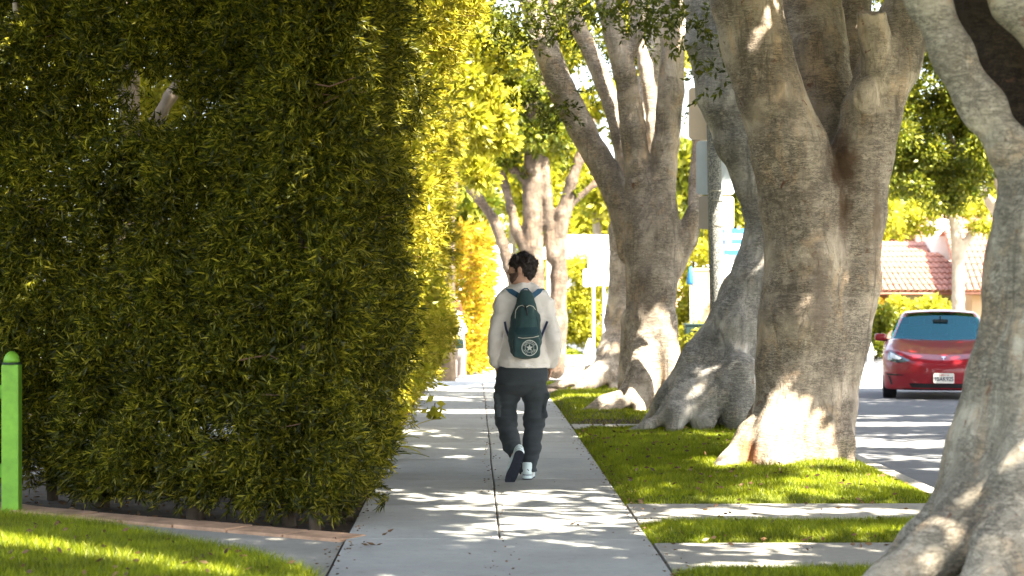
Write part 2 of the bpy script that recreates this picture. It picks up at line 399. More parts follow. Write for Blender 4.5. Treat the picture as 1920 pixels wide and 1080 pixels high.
# far kerbs and verge beyond the cross street, opposite pavement
b = MB()
b.box((-60, 56, -.75), (3.3, 56.25, -.46)); b.box((13.1, 56, -.75), (90, 56.25, -.46)); b.box((13.0, -5, -.75), (13.15, 37.5, .0))
kind(b.build('kerb', KERB), 'structure')
sheet('verge', -60, 3.3, [56.25, 60, 66, 120], .04, TURF); sheet('verge', 13.1, 90, [56.25, 60, 66, 120], .04, TURF)
sheet('sidewalk', -60, 3.3, [57.6, 59.4], .07, CONC); sheet('sidewalk', 13.1, 90, [57.6, 59.4], .07, CONC)
sheet('verge', 13.16, 40, np.linspace(-5, 37.6, 20), -.01, TURF)
sheet('garden_bed', -30, -.79, np.linspace(5, 37.6, 30), -.045, SOIL)
sheet('garden_pavement', -12, -2.0, [16.2, 18, 24], -.038, CONC2)
# front walk at left, bricks
A1 = P(40, 949, 13.75); B1 = P(652, 1010, 11.92); A2 = P(-400, 905, 16.0)
wk = [(-12, 17.5), (A2[0], A2[1]), (A1[0], A1[1]), (B1[0], B1[1]), (-.785, 11.85), (-.785, 9.0), (-1.2, 10.6), (-2.2, 11.7), (-3.2, 12.75), (-5.2, 13.3), (-12, 14.2)]
kind(mesh('front_walk', [(x, y, -.012) for x, y in wk], [tuple(range(len(wk)))[::-1]], CONC2), 'structure')
b = MB(); A2b, A1b, B1b = P(-400, 920, 15.4), P(40, 963, 13.25), P(638, 1015, 11.84); a = np.array([A2b[:2], A1b[:2], B1b[:2]])
for s0, s1 in ((0, 1), (1, 2)):
    v = a[s1]-a[s0]; L = np.linalg.norm(v); u = v/L; nn = np.array([-u[1], u[0]]); nb = int(L/.40)
    for i in range(nb):
        p0 = a[s0]+u*(i*L/nb+.008); p1 = a[s0]+u*((i+1)*L/nb-.008); h = rng.uniform(.004, .016)
        q = [p0, p1, p1+nn*.27, p0+nn*.27]
        b.add([(x, y, -.08) for x, y in q]+[(x, y, h) for x, y in q], [(0, 3, 2, 1), (4, 5, 6, 7), (0, 1, 5, 4), (1, 2, 6, 5), (2, 3, 7, 6), (3, 0, 4, 7)])
kind(b.build('path_edging', BRICK, bevel=.006), 'structure')
# front lawn, raised, left foreground
def lawn_edge(x): return np.interp(x, [-12, -5.2, -3.2, -2.2, -1.2, -.8], [14.4, 13.9, 13.1, 12.3, 11.0, 10.2])
def lawn_h(x, y):
    e = lawn_edge(x)-y; return .05*sstep(0, .25, e)+.10*sstep(0, 2.2, e)+.01*noi(np.stack([x, y, x*0], -1), 2.2, 4)
xs = np.linspace(-10, -.80, 60); T = np.linspace(0, 1, 50)
X = np.repeat(xs[None], 50, 0); Y = 4+(lawn_edge(X)-4)*T[:, None]; Z = lawn_h(X, Y)-.02
kind(fmesh('lawn', np.stack([X, Y, Z], -1).reshape(-1, 3), [(j*60+i, j*60+i+1, (j+1)*60+i+1, (j+1)*60+i) for j in range(49) for i in range(59)], TURF, None, True), 'structure')

# grass blades
def grass(name, x, y, z, h, wd):
    n = len(x); B = np.stack([x, y, z], -1); th = rng.uniform(0, 2*PI, n); s_ = np.stack([np.cos(th), np.sin(th), 0*th], -1)*(wd*rng.uniform(.6, 1.2, n))[:, None]
    lean = rng.normal(size=(n, 3))*.45; lean[:, 2] = 1; hh = (h*rng.uniform(.5, 1.25, n))[:, None]
    tip = B+lean*hh
    v = np.stack([B-s_/2, B+s_/2, tip], 1).reshape(-1, 3)
    o = fmesh(name, v, np.arange(3*n).reshape(n, 3), L_GRASS); kind(o, 'stuff'); return o
X = []; Y = []; Z = []; H = []; W_ = []
for (a, c), dn, hh, ww in zip(GR, (0, 9000, 11000, 7500, 1700), (.04, .045, .042, .042, .045), (.006, .006, .006, .007, .014)):
    if not dn: continue
    n = int((c-a)*2.2*dn); x = rng.uniform(1.05, 3.3, n); y = rng.uniform(a-.02, c+.02, n)
    if a > 21:
        k = noi(np.stack([x, y, 0*x], -1), 1.2, 5) > (-.3+.5*sstep(23, 30, y)-.8*(y < 24)); x, y = x[k], y[k]; n = len(x)
    k = (((x-2.7)/.55)**2+((y-16.55)/.45)**2 > 1); x, y = x[k], y[k]; n = len(x)
    X.append(x); Y.append(y); Z.append(G(y)+turf_h(x, y, a, c)-.02); H.append(np.full(n, hh)); W_.append(np.full(n, ww))
grs = grass('parkway_grass', *[np.concatenate(q) for q in (X, Y, Z, H, W_)])
n = 170000; x = rng.uniform(-4.2, -.80, n); y = rng.uniform(7.5, 13.2, n); k = y < lawn_edge(x)+.03; x, y = x[k], y[k]
grass('lawn_grass', x, y, lawn_h(x, y)-.02, np.full(len(x), .055)*(1+.5*sstep(.5, 0, lawn_edge(x)-y)), np.full(len(x), .007))
n = 50000; x = rng.uniform(-12, 20, n); y = 56.3+rng.random(n)**1.5*10; k = (y < 57.6) | (y > 59.4); k &= (x < 3.3) | (x > 13.1); x, y = x[k], y[k]
grass('verge_grass', x, y, G(y)+.03, np.full(len(x), .09), np.full(len(x), .04))

# ================================================================== STREET TREES
def px_chain(pts, d):                        # (px, py, half width px, depth offset)
    o = []
    for q in pts:
        dd = d+(q[3] if len(q) > 3 else 0); o.append((P(q[0], q[1], dd), q[2]*dd/F))
    return o
def tree_field(chains, d, vox, k=.07, zbot=-.25, ztop=None, disp=.012, seed=0, extra=None, flute=0):
    cs = [px_chain(c, d) for c in chains]
    pts = np.array([p for c in cs for p, r in c]); rr = max(r for c in cs for p, r in c)
    lo = pts.min(0)-rr-.05; hi = pts.max(0)+rr+.05; gz = float(G(d)); lo[2] = gz+zbot
    if ztop: hi[2] = min(hi[2], ztop)
    f = Field(lo, hi, vox, max(4*vox, .06))
    for c in cs: f.chain(c, k)
    if extra: extra(f)
    f.disp(lambda p: disp*noi(p*np.array([1, 1, .35]), 6, seed)+disp*.5*noi(p*np.array([1, 1, .6]), 15, seed+1)+disp*.3*noi(p*np.array([.5, .5, 2.2]), 9, seed+2)+flute*noi(p*np.array([1, 1, .10]), 7.5, seed+3)*sstep(3.2, .6, p[:, 2]))
    return f

# --- big ficus (the nearest whole trunk)
dA = 16.5
def exA(f):
    # crease between the two stems, cut stub, scars
    f.chain([(P(1583, 262, dA-.55), .05), (P(1590, 330, dA-.62), .04), (P(1588, 420, dA-.66), .02)], .10, op='c')
    f.chain([(P(1548, 520, dA-.75), .015), (P(1560, 640, dA-.75), .02), (P(1535, 760, dA-.8), .03), (P(1528, 880, dA-.9), .03)], .10, op='c')
    c0 = P(1632, 22, dA-.35); c1 = P(1650, 150, dA-.15)
    f.cone(c0, c1, .105, .15, .06)
    f.cone(c0+np.array([0, -.02, .10]), c0+np.array([0, -.02, .5]), .16, .3, .01, op='c')
    f.ell(c0+np.array([0, -.01, -.0]), (.07, .07, .03), .01, 'c')
    f.ell(P(1622, 180, dA-.28), (.10, .07, .15), .05); f.ell(P(1609, 182, dA-.36), (.014, .06, .075), .03, 'c')
    f.chain([(P(1585, 120, dA-.1), .03), (P(1572, 190, dA-.2), .035), (P(1578, 250, dA-.3), .04)], .06, op='c')
    for x in (1612, 1630, 1650): f.chain([(P(x, 300, dA-.33), .010), (P(x+4, 400, dA-.36), .012), (P(x-2, 520, dA-.36), .010)], .05, op='c')
    f.chain([(P(1438, 128, dA-.42), .02), (P(1426, 118, dA-.42), .02), (P(1414, 128, dA-.42), .02), (P(1420, 142, dA-.42), .02)], .02)
    f.ell(P(1428, 128, dA-.34), (.06, .05, .03), .05)          # branch scar on the left limb
big = thing('ficus_tree', 'massive pale forked ficus with sawn-off stub and sunlit base on the bright grass', 'tree', tuple(P(1480, 885, 16.3)))
chA = [
 [(1440, 850, 52), (1478, 770, 66), (1500, 700, 84), (1512, 600, 88), (1520, 480, 84), (1508, 380, 80), (1482, 280, 72, -.08), (1448, 180, 63, -.14), (1420, 90, 62, -.16), (1400, 0, 64, -.16), (1380, -120, 60, -.1), (1340, -320, 50), (1290, -520, 36)],
 [(1556, 870, 34), (1562, 760, 44), (1572, 640, 56), (1588, 520, 60), (1602, 400, 60), (1612, 300, 58), (1634, 210, 56), (1668, 120, 58), (1700, 30, 50), (1740, -80, 46), (1800, -280, 36), (1880, -480, 26)],
 [(1560, 380, 56, .2), (1550, 240, 58, .45), (1530, 100, 60, .6), (1520, -20, 58, .7), (1530, -200, 45, .7), (1560, -420, 32, .9)],
 [(1640, 260, 40, .5), (1606, 130, 40, .9), (1598, 0, 34, 1.1), (1590, -200, 28, 1.3)],
 [(1470, 760, 42, -.1), (1418, 820, 34, -.25), (1372, 868, 24, -.4), (1335, 898, 15, -.5)],
 [(1480, 700, 40, -.12), (1452, 800, 32, -.32), (1432, 905, 23, -.6)],
 [(1495, 680, 44, -.16), (1482, 800, 34, -.38), (1466, 910, 24, -.68)],
 [(1515, 680, 40, -.16), (1512, 800, 30, -.36), (1508, 910, 22, -.56)],
 [(1550, 660, 40, -.12), (1548, 800, 30, -.34), (1545, 910, 22, -.58)],
 [(1570, 740, 34, -.1), (1578, 830, 26, -.3), (1585, 900, 22, -.4)],
 [(1565, 770, 30, .4), (1575, 880, 30, .6)], [(1440, 770, 30, .4), (1400, 880, 30, .6)],
]
_o = P(1480, 885, 16.3)
def _st(px, py, d, rx, rz, c): q = P(px, py, d)-_o; return (*q, rx, rz, c)
BARK_A = bark_mat('forked ficus bark', (.60, .50, .38), (.35, .285, .215), (.62, .43, .26), stains=[_st(1586, 300, dA-.35, .13, .34, (.12, .065, .035)), _st(1590, 400, dA-.4, .08, .25, (.15, .09, .05)), _st(1574, 266, dA-.35, .05, .05, (.55, .20, .06)), _st(1405, 850, dA-.6, .10, .16, (.34, .14, .06)), _st(1545, 560, dA-.6, .10, .5, (.26, .20, .15)), _st(1650, 420, dA-.3, .05, .5, (.22, .16, .11))])
tree_field(chA, dA, .02, .055, disp=.011, extra=exA, flute=.020).build('trunk', BARK_A, big)

# --- leaning ficus behind it
dB = 20.9
lean = thing('ficus_tree', 'grey leaning ficus whose buttress slants across the grey post behind the massive forked one', 'tree', tuple(P(1330, 800, 21.2)))
chB = [
 [(1290, 760, 62), (1340, 690, 66), (1385, 610, 62), (1425, 520, 56), (1448, 440, 50), (1440, 400, 46)],
 [(1438, 430, 40), (1424, 390, 30), (1412, 350, 34), (1388, 270, 44), (1362, 180, 54), (1345, 80, 56), (1340, -20, 56), (1320, -160, 48), (1280, -320, 36)],
 [(1430, 640, 60, .3), (1440, 480, 50, .4), (1470, 300, 46, .6), (1520, 100, 46, .9), (1585, -60, 42, 1.1), (1640, -240, 34, 1.2)],
 [(1400, 560, 60, .2), (1370, 700, 62, .1), (1350, 790, 55, 0)],
 [(1310, 720, 36, -.3), (1262, 765, 24, -.5), (1215, 798, 13, -.6), (1180, 812, 8, -.6)],
 [(1320, 730, 34, -.4), (1272, 780, 20, -.6), (1262, 812, 16, -.7)],
 [(1350, 720, 34, -.45), (1318, 790, 22, -.6), (1312, 815, 20, -.6)],
 [(1390, 700, 34, -.45), (1382, 780, 24, -.6), (1382, 815, 20, -.6)],
 [(1290, 730, 30, .1), (1240, 770, 18, .2), (1205, 800, 10, .3)],
]
tree_field(chB, dB, .026, .07, disp=.014, seed=1, flute=.025).build('trunk', BARK2, lean)

# --- many-limbed ficus in the middle
dC = 24.2
mid = thing('ficus_tree', 'ficus with five upright limbs and creeping surface roots right of the walking man', 'tree', tuple(P(1220, 765, 24.3)))
chC0 = [
 [(1230, 770, 62), (1222, 680, 54), (1220, 600, 52), (1222, 520, 54), (1228, 440, 52), (1238, 360, 36), (1250, 270, 31), (1258, 170, 29), (1262, 70, 27), (1262, -40, 26), (1270, -160, 22), (1290, -330, 15)],
 [(1205, 500, 34), (1200, 420, 32), (1198, 340, 28), (1188, 240, 27), (1172, 140, 25), (1150, 60, 22), (1130, -20, 20), (1100, -150, 16), (1070, -300, 11)],
 [(1190, 470, 34, .2), (1168, 390, 30, .2), (1135, 320, 30, .2), (1090, 240, 29, .2), (1052, 165, 27, .2), (1018, 80, 25, .2), (996, 0, 22, .2), (970, -120, 18, .2), (930, -280, 12, .2)],
 [(1190, 430, 26, .5), (1172, 300, 20, .7), (1150, 200, 19, .8), (1118, 120, 19, .9), (1082, 50, 18, .9), (1062, -10, 16, .9), (1030, -140, 14, .9), (1000, -300, 10, .9)],
 [(1230, 400, 24, .6), (1228, 290, 18, .8), (1225, 200, 16, .9), (1208, 120, 15, 1.0), (1192, 50, 13, 1.0), (1180, -60, 12, 1.0), (1176, -200, 9, 1.)],
 [(1175, 110, 14), (1205, 40, 13), (1195, -40, 12), (1210, -180, 10)],
 [(1252, 500, 34), (1285, 450, 26), (1302, 400, 20), (1306, 340, 17, .3), (1312, 260, 16, .6), (1330, 150, 14, .9), (1350, 0, 12, 1.2), (1370, -200, 9, 1.3)],
 [(1240, 300, 12, .6), (1255, 200, 12, 1.2), (1270, 120, 10, 1.5)],
 [(1200, 690, 30, -.3), (1160, 745, 16, -.5), (1110, 768, 8, -.6), (1060, 778, 6, -.7)],
 [(1208, 640, 30, -.15), (1185, 745, 17, -.6), (1130, 778, 8, -.8), (1075, 786, 6, -.9)],
 [(1222, 620, 34, -.12), (1212, 720, 24, -.45), (1196, 790, 13, -.8)],
 [(1240, 600, 34, -.12), (1258, 720, 25, -.4), (1272, 800, 17, -.7)],
 [(1200, 600, 34, .3), (1190, 720, 30, .3), (1178, 770, 22, .2)],
]
chC = [[(q[0], q[1], q[2]*(.86 if q[1] < 420 else .95), *q[3:]) for q in c] for c in chC0]
def exC(f):
    f.chain([(P(1178, 430, dC-.1), .03), (P(1174, 520, dC-.4), .03), (P(1180, 640, dC-.45), .03)], .08, op='c')
    f.chain([(P(1242, 600, dC-.45), .015), (P(1228, 700, dC-.6), .02), (P(1240, 770, dC-.75), .03)], .08, op='c')
tree_field(chC, dC, .024, .04, flute=.022, disp=.012, seed=2, extra=exC).build('trunk', BARK, mid)

dC2 = 30.3
hid = thing('ficus_tree', 'fluted ficus base with gnarled surface roots, half hidden left of the five limbed one', 'tree', tuple(P(1150, 710, 30.4)))
chC2 = [
 [(1165, 690, 40), (1172, 600, 34), (1172, 500, 30), (1170, 440, 26), (1180, 380, 22), (1200, 250, 20, .3), (1230, 60, 16, .5), (1240, -100, 12, .5)],
 [(1165, 460, 22), (1158, 425, 17)],
 [(1150, 640, 24, -.2), (1128, 690, 17, -.5), (1095, 708, 9, -.7), (1050, 722, 5, -.8), (1010, 728, 4, -.8)],
 [(1150, 660, 24, -.3), (1140, 705, 13, -.6), (1110, 722, 7, -.8), (1070, 732, 5, -.9)],
 [(1170, 660, 24, -.3), (1165, 715, 14, -.6), (1150, 730, 8, -.8)],
 [(1145, 680, 15, -.1), (1090, 700, 9, -.2), (1062, 716, 6, -.3)],
]
tree_field(chC2, dC2, .034, .08, disp=.016, seed=3).build('trunk', BARK, hid)

# --- nearest ficus at the right edge
dD = 9.0
near = thing('ficus_tree', 'blurred nearest ficus filling the right edge of the view, forking into leaning limbs', 'tree', tuple(P(1980, 1160, 9.1)))
chD = [
 [(1980, 1120, 252), (2012, 900, 236), (2045, 700, 222), (2056, 500, 212), (2040, 400, 176), (1965, 335, 62), (1896, 285, 42), (1838, 200, 37), (1782, 100, 35), (1736, 0, 35), (1690, -110, 34), (1620, -260, 32), (1540, -400, 26)],
 [(2090, 430, 150), (2080, 270, 80), (2012, 140, 52, -.1), (1918, 0, 46, -.1), (1850, -120, 44, -.1), (1800, -300, 40)],
 [(2100, 500, 150), (2160, 250, 100), (2230, 0, 80), (2300, -300, 60)],
 [(1950, 880, 120, -.1), (1850, 960, 80, -.3), (1760, 1030, 50, -.5), (1660, 1095, 30, -.6), (1560, 1150, 22, -.7)],
 [(1980, 900, 120, -.4), (1900, 1030, 80, -.7), (1850, 1160, 60, -.9)],
 [(2060, 900, 120, -.5), (2040, 1160, 90, -.9)],
 [(1900, 850, 90, .1), (1800, 960, 50, .1), (1720, 1020, 28, .1), (1650, 1060, 16, .1)],
 [(1930, 700, 60), (1930, 1000, 90)],
]
tree_field(chD, dD, .024, .08, disp=.012, seed=4, flute=.02).build('trunk', BARKN, near)
tree_field([[(2060, 480, 90, .2), (1985, 300, 74, .3), (1900, 150, 62, .35), (1822, 0, 58, .4), (1750, -160, 50, .5), (1670, -330, 40, .6)]], dD, .026, .08, disp=.012, seed=1, zbot=1.5).build('limb', bark_mat('shaded limb bark', (.10, .07, .045), (.05, .035, .025), (.12, .075, .04)), near)  # second limb: its shade is painted in as dark bark colour
STREET = [(big, 2.7, 16.5), (lean, 2.7, 21), (mid, 1.95, 24.3), (hid, 1.9, 30.4), (near, 2.3, 9)]

# canopy: clumps over the row of street trees, open where sun spots fall
HOLES = []
def hole(px, py, rx, ry, d=None, z=0):
    if d is None: d = CH*F/(py-HY)
    HOLES.append((P(px, py, d), rx, ry))
for py, px, rx, ry in ((936, 940, .85, .16), (952, 820, .5, .1), (770, 980, 1.5, .55), (806, 790, .35, .12), (818, 1040, .5, .16), (722, 950, 1., .6), (1058, 1400, .5, .16), (962, 1380, .7, .22), (958, 1600, .6, .25),
    (840, 800, .35, .12), (868, 1080, .3, .1), (1075, 1150, .3, .06), (915, 1680, .45, .3), (885, 1640, .2, .3), (822, 1300, .7, .16), (868, 1250, .5, .14), (745, 1110, .8, .6), (808, 1700, 1.1, .35), (772, 1690, 1.4, .5), (850, 1720, .8, .14), (790, 1720, 1., .12),
    (900, 800, .3, .05), (985, 830, .25, .05), (1000, 1640, .3, .08)):
    hole(px, py, rx, ry)
HOLES += [(P(1485, 600, 16.), .16, .3), (P(1470, 700, 15.9), .30, .36), (P(1415, 820, 15.9), .36, .34), (P(1555, 790, 15.8), .26, .28), (P(1590, 860, 15.9), .28, .32), (P(1500, 780, 15.9), .3, .3), (P(1385, 60, 16.), .10, .25),
          (P(1500, 100, 16.2), .06, .5), (P(1520, 180, 16.1), .06, .4), (P(1262, 690, 23.7), .42, .45), (P(1245, 740, 23.6), .5, .4), (P(1480, 140, 16), .10, .5), (P(1395, 110, 16), .16, .4), (P(1290, 740, 20.5), .2, .3), (P(1190, 700, 23.8), .10, .15),
          (P(1100, 90, 25.), .6, .8), (P(1070, 20, 25.), .5, .7), (P(1140, 150, 25.), .4, .5), (P(1215, 140, 25.1), .4, .9), (P(1228, 230, 25.1), .2, .3), (P(1090, 700, 29.6), .4, .3), (P(1250, 360, 24), .12, .4),
          (P(1850, 880, 8.5), .12, .2), (P(1900, 1040, 8.3), .16, .12), (P(20, 700, 13.7), .2, .15), (P(780, 500, 20), .5, 1.2), (P(790, 700, 20), .4, .8)]
HOLES += [(P(rng.uniform(60, 720), rng.uniform(40, 880), 12.9), rng.uniform(.05, .14), rng.uniform(.08, .3)) for _ in range(34)]
for i in range(8):                               # the long sunlit stripe on the front lawn
    t = i/7; HOLES.append((P(-60+420*t, 1008+68*t, 10.85-1.1*t), .36, .22))
cc = []
def cl(n, x0, x1, y0, y1, z0, z1, r0=.45, r1=.9):
    p = np.stack([rng.uniform(x0, x1, n), rng.uniform(y0, y1, n), rng.uniform(z0, z1, n)], -1)
    for q in p: cc.append((*q, rng.uniform(r0, r1)))
cl(330, -1.5, 14, 1, 18, 4.7, 8.0); cl(150, -5, 1.5, 4, 13.5, 5, 8)  # second batch added out of view to shade lawn and hedge
cl(440, 3.8, 15, 18, 34.5, 5.6, 9.0)
for px, py, d, sp, n_ in [(977, 560, 15.6, .35, 10), (977, 700, 15.6, .35, 10), (977, 830, 15.6, .3, 8), (1500, 350, 16.2, .4, 12), (1560, 480, 16.0, .4, 12), (1450, 200, 16.2, .4, 10), (1620, 250, 16.3, .4, 10), (1900, 450, 8.8, .4, 10), (1850, 250, 9, .4, 8),
        (1350, 250, 20.5, .4, 8), (1230, 450, 23.6, .5, 10), (1340, 650, 20.8, .4, 8), (1300, 880, 16.4, .5, 6), (1150, 860, 17, .5, 6), (300, 300, 13, .8, 12), (500, 500, 12.6, .8, 12), (650, 300, 12.2, .6, 10), (200, 700, 13.4, .6, 8)]:
    c = P(px, py, d)  # extra unseen clumps added sunward of each spot to keep it shaded
    for _ in range(n_):
        z = rng.uniform(5.2, 8.2); q = c+SUN*(z-c[2])/SUN[2]+rng.normal(size=3)*np.array([sp, sp, 0]); cc.append((*q, rng.uniform(.4, .7)))
cc = np.array(cc); cc = cc[~((cc[:, 2] < CH+HY/F*cc[:, 1]+cc[:, 3]+.1) & (cc[:, 0] < 4.+.25*cc[:, 1]-2) & (cc[:, 1] > 3))]
pos, u = blob(cc[:, :3], cc[:, 3], 330000, .7, .6)
keep = lit_holes(pos, HOLES); pos, u = pos[keep], u[keep]
keep = lit_holes(pos, [(np.array([rng.uniform(-1, 11), rng.uniform(7, 36), -.05]), rng.uniform(.05, .32), rng.uniform(.04, .18)) for _ in range(120)]+[(np.array([rng.uniform(-1, 11), rng.uniform(20, 36), -.1]), rng.uniform(.2, .7), rng.uniform(.08, .25)) for _ in range(70)]); pos, u = pos[keep], u[keep]
own = np.argmin([(pos[:, 0]-x)**2+(pos[:, 1]-y)**2 for _, x, y in STREET], 0)
# hanging sprays that dip into the picture, per tree: px, py, depth, count, spread
sprays = {0: [], 1: [(1300, 60, 19.5, 40, .3), (1335, 110, 19.5, 30, .25), (1345, 150, 19.6, 16, .2), (1330, 20, 19.5, 50, .35), (1600, 88, 22.5, 40, .2)],
          2: [(1215, 30, 23, 170, .5), (1240, 5, 23, 160, .6), (1180, 10, 23, 90, .4), (985, 30, 23.5, 200, .6), (1010, 60, 23.6, 130, .45), (960, 0, 23.4, 200, .6), (930, 40, 23.6, 90, .4), (1060, 0, 23.5, 100, .4), (1010, 190, 24, 110, .35), (1030, 210, 24, 60, .3), (1100, -10, 24, 120, .5), (1130, 250, 25.5, 60, .4), (1290, 10, 23.5, 90, .4),
              (1030, 110, 25.5, 150, .5), (1130, 60, 26, 160, .6)], 3: [(1130, 130, 31, 260, .9), (1170, 60, 31, 260, .9), (1010, 120, 31, 260, .9), (1230, 200, 31, 100, .6), (1050, 40, 30, 260, .9), (1255, 100, 31, 150, .6)], 4: []}
for i, (o, x, y) in enumerate(STREET):
    k = own == i; C = pos[k]; A = unit(u[k]+np.array([0, 0, -.5])+.8*rng.normal(size=C.shape)); L = np.full(len(C), .25); Wd = np.full(len(C), .13)
    for px, py, d, n, sp in sprays[i]:
        c = P(px, py, d); n = int(n*3)
        nt_ = max(3, n//14); tc = c+rng.normal(size=(nt_, 3))*sp*np.array([.5, .5, .28]); j = rng.integers(0, nt_, n); off = rng.uniform(0, 1, n)[:, None]
        ax = unit(rng.normal(size=(nt_, 3))*np.array([1, 1, .4])+np.array([0, 0, -.5]))
        C = np.concatenate([C, tc[j]+ax[j]*off*.3]); A = np.concatenate([A, ax[j]*.6+rng.normal(size=(n, 3))*.6]); L = np.concatenate([L, np.full(n, .085)]); Wd = np.concatenate([Wd, np.full(n, .030)])
    k = lit_holes(C, HOLES); C, A, L, Wd = C[k], A[k], L[k], Wd[k]
    leaves('crown', C, A, L, Wd, L_FIC, o)

# small twigs near the sign post
# ================================================================== HEDGES
def hedge(name, label, path, zb, zt, out_fn, n_t, m_leaf, L, W, mat_, thick=.8, gap=None, trunks=(), seed=0, trunk_m=None, wts=None, grp=None, rel=1.):
    path = np.array(path, float); seg = np.diff(path, axis=0); sl = np.linalg.norm(seg, axis=1)
    pr = sl*np.array(wts if wts is not None else 1.); i = rng.choice(len(sl), n_t, p=pr/pr.sum()); t = rng.random(n_t)
    p = path[i]+seg[i]*t[:, None]; u = seg/sl[:, None]; nn = np.stack([u[:, 1], -u[:, 0]], -1)[i]
    z = rng.uniform(zb, zt, n_t); p3 = np.stack([p[:, 0], p[:, 1], z], -1)
    dep = np.minimum(rng.exponential(thick*.3, n_t), thick)
    vs_ = noi(np.stack([p3[:, 0]+p3[:, 1], p3[:, 0]-p3[:, 1], p3[:, 2]*.15], -1), 2.6, 5)
    off = out_fn(p3)-.07*np.clip(vs_, 0, 2)*rel+rel*(.09*noi(p3, 2.6, seed)+.06*noi(p3, 7, seed+1))-dep
    C = np.concatenate([p+nn*off[:, None], (z+G(p[:, 1]))[:, None]], 1)
    if gap is not None: k = gap(p3, dep); C, nn = C[k], nn[k]
    A = np.concatenate([nn*.8, np.full((len(C), 1), -.1)], 1)+rng.normal(size=(len(C), 3))*.7
    b_, d_ = tufts(C, A, m_leaf, .42, L*1.9)
    root = thing(name, label, 'hedge', (path[0][0], path[0][1], float(G(path[0][1]))), 0, grp)
    ls = np.repeat(rng.uniform(.65, 1.45, len(C)), m_leaf); leaves('foliage', b_, d_, L*ls, W*ls**.7, mat_, root, .06)
    tb = MB(); ti = rng.choice(len(C), 260, replace=False)
    for k in ti:
        q = C[k]-np.append(nn[k]*.25 if len(nn) == len(C) else [0, 0], .05); e = C[k]+unit(A[k])*.10+np.array([0, 0, -.02]); tb.tube([q, (q+e)/2+rng.normal(size=3)*.03, e], [.006, .004, .002], 4, False)
    kind(tb.build('twigs', TWIG, root), 'stuff')
    for (x, y, r, lean_) in trunks:
        b = MB(); g = float(G(y)); pts = []; x1, y1 = x, y
        for q in range(9):
            pts.append((x1, y1, g-.1+q*min(zt, 3.0)/8.5)); x1 += lean_*.12+random.gauss(0, .045); y1 += random.gauss(0, .04)
        b.tube(pts, [r*(1.25 if q == 0 else 1-.08*q) for q in range(9)], 8).build('trunk', trunk_m or BARKD, root, True)
    return root
TWIG = plain('reddish twig', (.22, .12, .08), .8)
def out_near(p):
    side = sstep(-.9, -.7, p[:, 0]+.0)
    return .06+.20*sstep(.2, 1.5, p[:, 2])*(.6+.4*side)+.04*sstep(2, 3.3, p[:, 2])-.05*(p[:, 2] < .3)
def gap_near(p, dep):
    g = noi(p, 3.6, 2)+.6*noi(p, 7.5, 3)
    area = sstep(-.5, -1.0, p[:, 0])*sstep(-4.0, -2.4, p[:, 0])*sstep(1.3, 1.9, p[:, 2])
    lowk = (p[:, 2] > .15+.09*noi(p, 5, 1)) | (rng.random(len(p)) < .25)
    hole2 = (np.hypot((p[:, 0]+1.63)*1.5, p[:, 2]-.46) > .24+.06*noi(p, 9, 4)) | (rng.random(len(p)) < .25)
    return (g < 2.1-.95*area) & lowk & hole2
tr = [(P(360, 970, 13.1), .055), (P(540, 980, 12.75), .04), (P(588, 990, 12.45), .035), (P(180, 950, 13.8), .045), (P(480, 975, 13.3), .03), (P(655, 985, 13.), .03), (P(90, 940, 14.3), .035)]
tr = [(a[0], a[1]+.18, r, 0) for a, r in tr]+[(-1.0, 14.2, .05, 0), (-1.0, 15.6, .05, 0)]
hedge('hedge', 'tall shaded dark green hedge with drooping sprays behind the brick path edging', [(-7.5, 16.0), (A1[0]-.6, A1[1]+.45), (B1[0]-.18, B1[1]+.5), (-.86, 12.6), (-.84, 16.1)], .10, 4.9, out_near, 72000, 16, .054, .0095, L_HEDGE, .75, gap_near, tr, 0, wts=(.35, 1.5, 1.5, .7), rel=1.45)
def out_far(p): return .27*sstep(.1, .9, p[:, 2])+.05*sstep(1, 3, p[:, 2])+.55*sstep(3.3, 4.6, p[:, 2])*sstep(26, 20, p[:, 1])
tr = [(-1.05, y, .05, 0) for y in np.arange(19.6, 31, 1.5)]
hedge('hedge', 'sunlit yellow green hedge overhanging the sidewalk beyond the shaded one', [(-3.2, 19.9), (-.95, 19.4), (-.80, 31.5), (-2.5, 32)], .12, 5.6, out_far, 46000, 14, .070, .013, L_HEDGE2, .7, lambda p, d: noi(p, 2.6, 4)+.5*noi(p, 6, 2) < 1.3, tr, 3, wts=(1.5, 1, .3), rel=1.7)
hedge('hedge', 'orange and yellow flowering hedge behind the standing woman', [(-4, 50.6), (-.15, 50.2), (-.05, 55), (-3, 55.5)], 0, 3.6, lambda p: .2+0*p[:, 0], 4500, 9, .16, .05, L_ORG, .5, None, [(-1, 52, .06, 0)], 1)

# garden seen through the hedge
gt = thing('garden_tree', 'pale barked garden tree glimpsed through the gaps of the dark hedge', 'tree', (-3.4, 17.0, 0))
f = tree_field([[(200, 860, 26), (230, 600, 22), (250, 300, 20), (238, 150, 18), (245, 20, 16), (230, -100, 12)], [(250, 300, 16), (320, 180, 12), (420, 20, 10)], [(235, 520, 16), (380, 640, 12), (520, 560, 13, -.9), (560, 470, 9, -.9)], [(440, 640, 10, -.6), (500, 480, 9, -.6), (530, 250, 8, -.6), (600, 100, 7, -.6)]], 17.2, .03, .05, disp=.01)
f.build('trunk', BARKP, gt)
C_, R_ = [], []
for _ in range(150):
    q = P(rng.uniform(-200, 780), rng.uniform(-160, 700), rng.uniform(17.2, 20)); C_.append(q); R_.append(rng.uniform(.3, .6))
p_, u_ = blob(C_, R_, 60000, .8); leaves('crown', p_, u_+rng.normal(size=p_.shape)*.7, .10, .03, L_YEL, gt)
